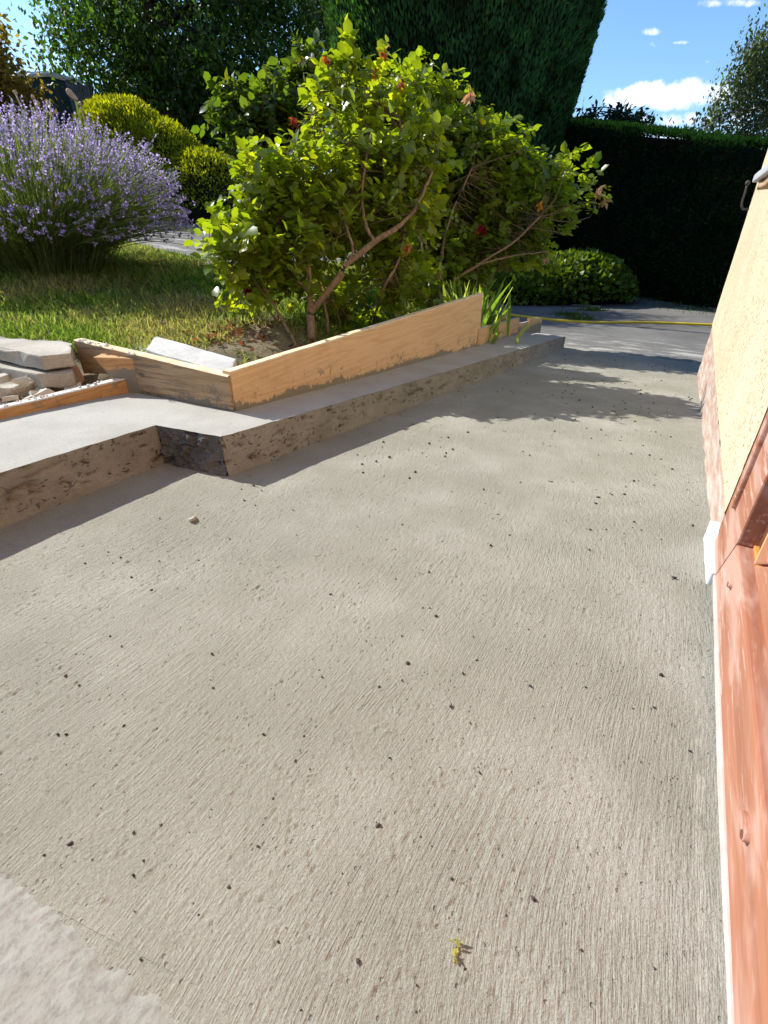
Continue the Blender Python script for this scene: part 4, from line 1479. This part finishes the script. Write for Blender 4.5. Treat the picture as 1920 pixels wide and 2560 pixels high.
P = np.stack([tb[0] + r_ * np.cos(a_), tb[1] + r_ * np.sin(a_), tb[2] + z_], -1)
Nn = np.stack([np.cos(a_), np.sin(a_), np.zeros_like(a_)], -1)
cl = fbm(a_ * 9, z_ * 3.4, 0, 3, 14)
colr = c([[.046, .115, .034]]) * (1 + 1.5 * cl)[:, None] * R.uniform(.6, 1.5, (len(P), 1)) + c([[.012, .028, .0]]) * (R.random((len(P), 1)) < .15)
Vl, Fl, Cl = surf_sprays(P, Nn, R.uniform(.06, .13, len(P)), .34, colr, 1.3)
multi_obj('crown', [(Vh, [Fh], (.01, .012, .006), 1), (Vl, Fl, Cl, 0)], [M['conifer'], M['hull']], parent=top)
V, Fc = tube([tb + np.array([0, 0, -.2]), tb + np.array([0, 0, 1.2])], .18, 10)
world_obj('trunk', V, Fc, M['trunk'], parent=top, smooth=True)


def hedge_wall(name, label, a, b, zb0, zb1, zt0, zt1, depth, nl, colr, L, mat, cat='hedge', sunlit_top_col=None, wd=.4):
    """clipped hedge: front face from a to b (world xy), depth behind"""
    a, b = np.asarray(a, float)[:2], np.asarray(b, float)[:2]
    ln = np.linalg.norm(b - a)
    dx = (b - a) / ln
    nx = np.array([dx[1], -dx[0]])
    if nx @ (-(a + b) / 2) < 0:
        nx = -nx
    base = np.array([*((a + b) / 2), (zb0 + zb1) / 2])
    o = wroot(name, base, label, cat)
    x = np.linspace(0, ln, 60)
    zt = np.linspace(zt0, zt1, 60)
    zb = np.linspace(zb0, zb1, 60)
    V = []
    for q in range(60):
        for (yy_, z1) in ((0, zb[q] - .1), (.02, zt[q] - .12), (depth, zt[q] - .12), (depth, zb[q] - .1)):
            p_ = a + dx * x[q] - nx * (yy_ + .05)
            V.append((p_[0], p_[1], z1 + .03 * math.sin(x[q] * 1.7)))
    F = [[q * 4 + j, q * 4 + (j + 1) % 4, q * 4 + 4 + (j + 1) % 4, q * 4 + 4 + j] for q in range(59) for j in range(4)] + [[0, 1, 2, 3], [239, 238, 237, 236]]
    nf = int(nl * .72)
    u = R.random(nl) * ln
    zz0 = np.interp(u, x, zb)
    zz1 = np.interp(u, x, zt) + .05 * fbm(u * 1.2, u * 0, 0, 3, 6)
    v = R.random(nl)
    front = np.arange(nl) < nf
    yv = np.where(front, R.uniform(-.03, .08, nl) - .05 * fbm(u * 2.5, v * 8, 0, 3, 8), R.random(nl) * depth)
    zv = np.where(front, zz0 + (zz1 - zz0) * v, zz1 + R.uniform(-.08, .02, nl))
    P = np.stack([a[0] + dx[0] * u - nx[0] * yv, a[1] + dx[1] * u - nx[1] * yv, zv], -1)
    Nn = np.where(front[:, None], np.array([nx[0], nx[1], .0])[None], np.array([nx[0] * .2, nx[1] * .2, 1.0])[None])
    cl = fbm(u * 4, zv * 4, 0, 3, 5)
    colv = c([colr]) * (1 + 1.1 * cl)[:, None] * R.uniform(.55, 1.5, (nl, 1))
    if sunlit_top_col is not None:
        colv = np.where(front[:, None], colv, c([sunlit_top_col]) * R.uniform(.6, 1.4, (nl, 1)))  # top leaves get a brighter colour, sunlight painted in
    Vl, Fl, Cl = surf_sprays(P, Nn, R.uniform(L * .6, L * 1.4, nl), wd, colv, .5, .6)
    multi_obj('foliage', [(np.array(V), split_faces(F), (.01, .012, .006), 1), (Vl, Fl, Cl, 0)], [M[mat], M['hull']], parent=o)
    return o


ha, hb_ = hit(1600, 745), hit(1750, 770)
dx = (hb_ - ha)[:2]
dx = dx / np.linalg.norm(dx)
A0 = ha[:2] - dx * 5.0
B0 = ha[:2] + dx * 6.5


def top_z(xy, py_at):
    """height of the hedge top seen along one direction"""
    r = ray(*py_at)
    k_ = np.linalg.norm(xy) / math.hypot(r[0], r[1])
    return H + r[2] * k_


zl = top_z(ha[:2], (1600, 341))
zr = top_z(hb_[:2], (1750, 363))
print('hedge top', zl, zr, 'dist', np.linalg.norm(ha[:2]))
gl = np.linalg.norm(hb_[:2] - ha[:2])
slope = (zr - zl) / gl
hedge_wall('clipped_hedge', 'tall dark clipped hedge in deep shade across the end of the drive', A0, B0, -.62, -.62, zl - slope * 5.0, zl + slope * 6.5, 1.3, 42000, (.014, .032, .008), .075, 'conifer', sunlit_top_col=(.10, .19, .02))  # shade put into the face colour, sun into the top colour


def mound(name, label, blobs_, base, colr, L, n, mat, cat, up=.7, wd=.35, amp=.05, tpl=DIAM, varc=1.0, hullk=.9):
    o = wroot(name, base, label, cat)
    blk = []
    area = np.array([b[1][0] * b[1][2] for b in blobs_])
    for (ctr, rad), ar in zip(blobs_, area / area.sum()):
        ctr, rad = np.array(ctr, float), np.array(rad, float)
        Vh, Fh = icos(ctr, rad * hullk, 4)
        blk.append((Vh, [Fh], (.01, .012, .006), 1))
        m = int(n * ar)
        v = unit(R.normal(size=(m, 3)))
        v[:, 2] = np.where(v[:, 2] < -.25, -v[:, 2], v[:, 2])
        nn = fbm(v[:, 0] * 4 + 9, v[:, 1] * 4 + 9, v[:, 2] * 4 + 9, 3, 3)
        P = ctr + v * rad * (1 + amp * nn + R.uniform(-.06, .03, m))[:, None]
        Nn = unit(v / rad)
        colv = c([colr]) * (1 + varc * nn)[:, None] * R.uniform(.6, 1.4, (m, 1))
        Vl, Fl, Cl = surf_sprays(P, Nn, R.uniform(L * .6, L * 1.4, m), wd, colv, up, .5, tpl)
        blk.append((Vl, Fl, Cl, 0))
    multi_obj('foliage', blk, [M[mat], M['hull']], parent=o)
    return o


def pxs(D):
    return D / 1245 * .80


# golden clipped shrubs
def dome(px, pt, pb, D, wpx, dep):
    """squat dome: seen top pt, base pb, half width wpx pixels"""
    zc_, zt_ = at(px, pb, D)[2], at(px, pt, D)[2]
    rx_ = abs(at(px + wpx, pb, D)[0] - at(px, pb, D)[0])
    return (at(px, pb, D), (rx_, dep, zt_ - zc_))


g1 = at(330, 420, 8.6)
mound('golden_conifer', 'big rounded golden green clipped conifer behind the lavender', [dome(350, 254, 500, 8.6, 160, .95)], (*g1[:2], float(terr(*ST(g1)))), (.24, .27, .012), .05, 34000, 'golden', 'shrub', .1, .34)
g2 = at(480, 470, 7.2)
mound('golden_conifer', 'lower golden clipped conifer spreading in front of the bigger one', [dome(435, 305, 500, 8.3, 118, .7), dome(520, 375, 495, 7.9, 118, .6)], (*g2[:2], float(terr(*ST(g2)))), (.22, .26, .012), .045, 18000, 'golden', 'shrub', .1, .34)
# ivy mound beside the drive
i1 = hit(1400, 745)
k = 10.2 / 1245 * .82
mound('ivy_mound', 'low spreading mound of broad green leaves beside the drive', [(at(1430, 715, 10.7), (150 * k, .8, 80 * k)), (at(1290, 735, 10.2), (140 * k, .7, 52 * k)), (at(1180, 705, 10.8), (130 * k, .8, 100 * k)), (at(1530, 730, 10.9), (55 * k, .5, 46 * k))], i1, (.105, .165, .016), .085, 12000, 'ivy', 'shrub', .2, .8, .12)

# dark hedge in the back left
D0 = 13.0
pa, pb = at(262, 420, D0), at(760, 420, D0)
hedge_wall('shaded_hedge', 'very dark shaded hedge under the big tree behind the golden shrubs', pa[:2], pb[:2], .7, .3, at(262, 250, D0)[2], at(760, 200, D0)[2], 1.2, 16000, (.008, .014, .006), .12, 'conifer', sunlit_top_col=(.02, .04, .01))  # shade under the tree put into near-black leaf colours

# ------------------------------------------------------------------ trees


def tree(name, label, cat, base, height, crown, nleaf, L, colr, mat='tree', bark='trunk', trunk_r=.16, droop=.2, shell=.3, ncl=140, cl_r=.35, wd=.6, tw_r=.012, group=None):
    base = np.asarray(base, float)
    o = wroot(name, base, label, cat, group)
    tv = []
    TP = spline([base + np.array([0, 0, -.2]), base + np.array([.05, 0, height * .3]), base + np.array([-.06, .05, height * .65]), base + np.array([.0, 0, height * .92])], 20)
    tv.append(tube(TP, np.linspace(trunk_r, trunk_r * .15, 20), 9))
    cen = []
    area = np.array([x[1][0] * x[1][2] for x in crown], float)
    pick = R.choice(len(crown), ncl, p=area / area.sum())
    for q in pick:
        ctr, rad = crown[q]
        v = unit(R.normal(size=3)) * (R.random() ** (1 / 3) * (1 - shell) + shell)
        cen.append(np.array(ctr) + v * np.array(rad) * min(1, 1))
    cen = np.array(cen)
    for e in cen:
        k_ = np.argmin(np.linalg.norm(TP - e, axis=1) + 1.2 * np.maximum(0, TP[:, 2] - e[2] + .3))
        s0 = TP[k_]
        mid = (s0 + e) / 2 + np.array([0, 0, .15 * np.linalg.norm(e - s0)])
        tv.append(tube(spline([s0, mid, e + np.array([0, 0, -droop * .3])], 7), np.linspace(tw_r * 2, tw_r * .4, 7), 4, False))
    V, F = join(tv)
    world_obj('trunk', V, F, M[bark], parent=o, smooth=True)
    w_ = R.uniform(.5, 1.5, ncl)
    idx = R.choice(ncl, nleaf, p=w_ / w_.sum())
    off = R.normal(size=(nleaf, 3)) * cl_r * np.array([1, 1, .7]) * R.uniform(.5, 1.2, (ncl, 1))[idx]
    off[:, 2] -= droop * np.abs(R.normal(size=nleaf)) * cl_r * 2
    P = cen[idx] + off
    tone = R.uniform(.6, 1.45, ncl)[idx]
    colv = c([colr]) * (tone * R.uniform(.7, 1.3, nleaf))[:, None]
    ax = unit(R.normal(size=(nleaf, 3)) + np.array([0, 0, -droop * 2]))
    Vl, Fl, Cl = leaves(DIAM, P, ax, R.normal(size=(nleaf, 3)) + np.array([0, 0, .8]), R.uniform(L * .6, L * 1.3, nleaf), wd, colv)
    multi_obj('crown', [(Vl, Fl, Cl, 0)], [M[mat]], parent=o)
    return o


tb2 = at(425, 380, 11.8)
tb2[2] = float(terr(*ST(tb2)))
k = 11.8 / 1245 * .72
tree('birch_tree', 'large dark drooping birch with speckled sky gaps behind the golden shrub', 'tree', tb2, 6.8,
     [(at(450, 40, 11.8), (300 * k, 1.8, 190 * k)), (at(250, 60, 11.6), (115 * k, .9, 105 * k)), (at(640, 30, 12), (150 * k, 1.2, 140 * k)), (at(430, 180, 11.7), (200 * k, 1.2, 90 * k)), (at(470, -190, 12), (240 * k, 1.6, 150 * k))],
     40000, .085, (.045, .088, .015), droop=.55, ncl=300, cl_r=.26, wd=.6, trunk_r=.17)
tb3 = at(830, 380, 21)
tb3[2] = .2
k = 21 / 1245 * .72
tree('conifer_tree', 'dark feathery conifer edge between the birch and the clipped column', 'tree', tb3, 8.5, [(at(830, 60, 21), (75 * k, .8, 150 * k)), (at(845, -120, 21), (70 * k, .8, 160 * k))], 9000, .22, (.02, .04, .02), droop=.5, ncl=90, cl_r=.35, wd=.22, trunk_r=.12)
tb4 = at(20, 380, 9.6)
tb4[2] = float(terr(*ST(tb4)))
k = 9.6 / 1245 * .74
tree('copper_shrub', 'copper and olive leaved shrub at the far left in front of the shed', 'shrub', tb4, 2.2, [(at(0, 215, 9.6), (75 * k, .6, 85 * k)), (at(-60, 160, 9.6), (90 * k, .6, 110 * k)), (at(40, 250, 9.6), (45 * k, .4, 35 * k))], 7500, .07, (.20, .135, .02), droop=.1, ncl=110, cl_r=.12, trunk_r=.05)
tb5 = at(1960, 700, 16.5)
tb5[2] = -.6
k = 16.5 / 1245 * .78
tree('birch_tree', 'pale weeping birch rising above the hedge at the far right', 'tree', tb5, 6.5, [(at(1935, 230, 16.5), (110 * k, 1.2, 120 * k)), (at(1850, 320, 16.3), (85 * k, 1.0, 70 * k)), (at(1900, 160, 16.5), (55 * k, .8, 60 * k)), (at(1990, 130, 16.5), (90 * k, 1.0, 110 * k))],
     15000, .085, (.085, .105, .05), bark='birch', droop=.7, ncl=150, cl_r=.22, wd=.5, trunk_r=.11)
tb6 = at(1520, 700, 15.5)
tb6[2] = -.6
k = 15.5 / 1245 * .78
tree('garden_shrub', 'dark pointed-leaved shrub peeping over the hedge beside the conifer column', 'shrub', tb6, 3.3, [(at(1500, 325, 15.5), (75 * k, .6, 45 * k)), (at(1570, 330, 15.5), (55 * k, .5, 38 * k))], 1500, .15, (.020, .035, .022), droop=0, ncl=60, cl_r=.14, wd=.4, trunk_r=.06)

# ------------------------------------------------------------------ iris clump
ib = W(4.18, 1.47, -.15)
ir = wroot('iris_clump', ib, 'clump of upright sword-shaped iris leaves behind the formwork boards', 'iris')
LV, LF, LC = [], [], []
o_ = 0
for i in range(85):
    b_ = ib + np.array([R.normal() * .11, R.normal() * .10, 0])
    lean = R.normal(size=2) * .10
    if i < 5:
        lean = np.array([.20, -.03]) + R.normal(size=2) * .06
        b_ = b_ + np.array([.16, -.1, 0])
    hh = R.uniform(.28, .54)
    if i < 5:
        hh *= .75
    x = np.linspace(0, 1, 9)
    P = b_[None] + np.stack([lean[0] * x ** 1.6, lean[1] * x ** 1.6, hh * x - (.14 if i < 5 else .02) * x ** 3], -1)
    sd = unit(np.array([math.cos(i * 2.4), math.sin(i * 2.4) * .6, 0]))
    wd_ = .018 * np.sin(np.clip(x * .93 + .12, 0, 1) * math.pi) ** .55 * R.uniform(.8, 1.2)
    wd_[-1] = .001
    fold = np.cross(sd, [0, 0, 1.0]) * .004
    V = np.stack([P - sd * wd_[:, None], P + fold, P + sd * wd_[:, None]], 1).reshape(-1, 3)
    for q in range(8):
        for e in (0, 1):
            LF.append([o_ + q * 3 + e, o_ + q * 3 + e + 1, o_ + q * 3 + e + 4, o_ + q * 3 + e + 3])
    LV.append(V)
    cc = c([.16, .27, .05]) if R.random() < .55 else c([.28, .34, .13])
    LC.append(np.repeat(cc[None] * R.uniform(.75, 1.3), len(V), 0))
    o_ += len(V)
multi_obj('leaves', [(np.concatenate(LV), [np.array(LF)], np.concatenate(LC), 0)], [M['iris']], parent=ir)

# ------------------------------------------------------------------ shed and panels in the far left
sb = at(120, 300, 11.5)
sb[2] = .95
shed = wroot('garden_shed', sb, 'dark teal garden shed with white roof trim at the far left', 'shed')
k = 11.5 / 1245 * .74
pl_, pr_ = at(-60, 300, 11.5), at(192, 300, 11.5)
zt = at(135, 192, 11.5)[2]
zt2 = at(192, 205, 11.5)[2]
Vs = []
nb = 12
blk = []
for q in range(nb):
    a0 = pl_[:2] + (pr_ - pl_)[:2] * (q / nb)
    a1 = pl_[:2] + (pr_ - pl_)[:2] * ((q + .93) / nb)
    za = zt + (zt2 - zt) * max(0, (q / nb * 252 - 195) / 57)
    V = [(a0[0], a0[1], .6), (a1[0], a1[1], .6), (a1[0], a1[1], za), (a0[0], a0[1], za), (a0[0], a0[1] + .5, .6), (a1[0], a1[1] + .5, .6), (a1[0], a1[1] + .5, za), (a0[0], a0[1] + .5, za)]
    blk.append((np.array(V), [[0, 1, 2, 3], [5, 4, 7, 6], [3, 2, 6, 7], [0, 4, 5, 1], [1, 5, 6, 2], [4, 0, 3, 7]]))
V, F = join(blk)
world_obj('wall', V, F, M['shed'], parent=shed)
P0, P1, P2 = at(-60, 196, 11.45), at(120, 184, 11.45), at(206, 207, 11.45)
V, F = tube([P0, P1, P2], .035, 4)
world_obj('roof_trim', V, F, M['white_metal'], parent=shed)
fb = at(212, 300, 11.0)
fb[2] = .95
fp = wroot('corrugated_panel', fb, 'pale corrugated metal panel standing beside the teal shed', 'panel')
x = np.linspace(0, 1, 120)
pl_, pr_ = at(188, 300, 11.0), at(240, 300, 11.0)
ztp = at(210, 212, 11.0)[2]
cx = pl_[None, :2] + (pr_ - pl_)[None, :2] * x[:, None]
cy = .022 * np.sin(x * 2 * math.pi * 9)
V = np.concatenate([np.stack([cx[:, 0], cx[:, 1] + cy, np.full(120, .6)], -1), np.stack([cx[:, 0], cx[:, 1] + cy, np.full(120, ztp)], -1),
                    np.stack([cx[:, 0], cx[:, 1] + cy + .01, np.full(120, .6)], -1), np.stack([cx[:, 0], cx[:, 1] + cy + .01, np.full(120, ztp)], -1)])
F = [[i, i + 1, 120 + i + 1, 120 + i] for i in range(119)] + [[240 + i + 1, 240 + i, 360 + i, 360 + i + 1] for i in range(119)] + [[120 + i, 121 + i, 361 + i, 360 + i] for i in range(119)]
world_obj('sheet', V, F, M['panel'], parent=fp)
V, F = join([tube([(pl_[0], pl_[1] + .06, .5), (pl_[0], pl_[1] + .06, ztp + .05)], .03, 6), tube([(pr_[0], pr_[1] + .06, .5), (pr_[0], pr_[1] + .06, ztp + .05)], .03, 6)])
world_obj('post', V, F, M['grey_metal'], parent=fp)

# ------------------------------------------------------------------ grass (one mass)
n = 520000
px_d = np.exp(R.uniform(math.log(2.0), math.log(13), n))
az_ = R.uniform(math.radians(-42), math.radians(14), n)
X, Y = px_d * np.sin(az_), px_d * np.cos(az_)
S, T = X * D_[0] + Y * D_[1], X * N_[0] + Y * N_[1]
edge_t = np.interp(S, [-3, 1.26, 1.36, 3.8, 4.6, 6], [2.4, 2.62, 1.52, 1.40, 1.6, 2.2])
ok = T > edge_t + .03 * fbm(S * 5, T * 5, 0, 3, 2)
# path mask
d_up = np.array([U1[:, 0], U1[:, 1]]).T
d_lo = np.array([L1[:, 0], L1[:, 1]]).T
poly = np.vstack([d_up, d_lo[::-1]])


def inpoly(x, y, poly):
    c_ = np.zeros(len(x), bool)
    j_ = len(poly) - 1
    for i_ in range(len(poly)):
        xi, yi = poly[i_]
        xj, yj = poly[j_]
        c_ ^= ((yi > y) != (yj > y)) & (x < (xj - xi) * (y - yi) / (yj - yi + 1e-12) + xi)
        j_ = i_
    return c_


ok &= ~inpoly(S, T, poly)
ok &= ~((S > 4.9) & (T < np.interp(S, [5.0, 5.5, 6.5, 8, 10, 12.6], [1.25, 1.3, 1.75, 2.9, 3.7, 3.7])))
pitm = (((S - .85) / .5) ** 2 + ((T - 2.28) / .42) ** 2) < 1
ok &= ~pitm
bare = fbm(S * 1.7, T * 1.7, 0, 3, 19)
rosebed = np.exp(-((S - 2.1) / .9) ** 2 - ((T - 1.75) / .38) ** 2)
ok &= R.random(n) > (.15 + np.clip(bare * 1.3, 0, .6) + rosebed * .45)
X, Y, S, T, px_d, bare = X[ok], Y[ok], S[ok], T[ok], px_d[ok], bare[ok]
n = len(X)
P = np.stack([X, Y, terr(S, T) - .004], -1)
dry = np.clip(.38 + 1.2 * fbm(S * 2.3, T * 2.3, 0, 3, 41) + R.normal(0, .22, n), 0, 1)
gcol = c([[.085, .17, .02]]) * (1 - dry)[:, None] + c([[.26, .24, .125]]) * dry[:, None]
gcol = gcol * R.uniform(.6, 1.9, (n, 1))
ax = unit(R.normal(size=(n, 3)) * .9 + np.array([0, 0, .6]))
ax[:, 2] = np.abs(ax[:, 2]) + .08
Lg = R.uniform(.016, .056, n) * (1 + .06 * px_d)
Vl, Fl, Cl = leaves(BLADE, P, ax, R.normal(size=(n, 3)), Lg, R.uniform(.09, .19, n), gcol)
o = multi_obj('grass', [(Vl, Fl, Cl, 0)], [M['grass']], base=(0, 0, 0))
tag(o, 'short patchy lawn grass with dry straw tufts', 'grass', None, 'stuff')
# tufts at the joints of the drive and dead leaves
n = 2600
pc = [hit(1450, 800), hit(1480, 778), hit(1420, 790), hit(1640, 750), hit(1720, 764), hit(1790, 780)]
q = R.integers(0, len(pc), n)
sd = np.where(q < 3, .12, .32)
P = np.array(pc)[q] + np.stack([R.normal(size=n) * sd, R.normal(size=n) * sd * .7, np.zeros(n)], -1)
P[:, 2] = terr(P[:, 0] * D_[0] + P[:, 1] * D_[1], P[:, 0] * N_[0] + P[:, 1] * N_[1])
ax = unit(R.normal(size=(n, 3)) * .6 + np.array([0, 0, .8]))
Vl, Fl, Cl = leaves(BLADE, P, ax, R.normal(size=(n, 3)), R.uniform(.04, .10, n), .12, c([[.07, .12, .02]]) * R.uniform(.6, 1.5, (n, 1)))
o = multi_obj('weeds', [(Vl, Fl, Cl, 0)], [M['grass']], base=pc[1])
tag(o, 'weeds growing in the joints at the edge of the drive', 'weeds', None, 'stuff')
n = 170
pc = np.vstack([np.array([hit(1392, 757)]).repeat(70, 0), np.array([hit(600, 850)]).repeat(100, 0)])
P = pc + np.stack([R.normal(size=n) * np.where(np.arange(n) < 70, .22, .14), R.normal(size=n) * .12, np.full(n, .02)], -1)
P[:, 2] = terr(P[:, 0] * D_[0] + P[:, 1] * D_[1], P[:, 0] * N_[0] + P[:, 1] * N_[1]) + R.uniform(.01, .05, n)
Vl, Fl, Cl = leaves(ROSE, P, R.normal(size=(n, 3)) * np.array([1, 1, .3]), R.normal(size=(n, 3)) + np.array([0, 0, 1.]), R.uniform(.015, .042, n), .7, c([[.14, .07, .035]]) * R.uniform(.5, 1.6, (n, 1)), R.uniform(0, .7, n))
o = multi_obj('dead_leaves', [(Vl, Fl, Cl, 0)], [M['rose_red']], base=pc[0])
tag(o, 'brown dead leaves lying under the bushes', 'dead leaves', None, 'stuff')
# yellow sprig on the terrace
s, t = atz(1140, 2372, .05)
sp = W(s, t, float(zfl(s)))
n = 14
P = sp + np.stack([R.normal(0, .0015, n), np.linspace(-.012, .012, n), np.full(n, .003)], -1)
Vl, Fl, Cl = leaves(DIAM, P, R.normal(size=(n, 3)) + np.array([0, .5, .3]), R.normal(size=(n, 3)) + np.array([0, 0, 1.]), R.uniform(.006, .015, n), .4, c([[.42, .40, .10]]) * R.uniform(.7, 1.2, (n, 1)))
o = multi_obj('plant_sprig', [(Vl, Fl, Cl, 0)], [M['grass']], base=sp)
tag(o, 'tiny yellowish plant sprig lying alone on the near concrete', 'sprig')

for o in BASE:
    if '_b' in o:
        del o['_b']
for o in bpy.data.objects:
    if '_b' in o:
        del o['_b']
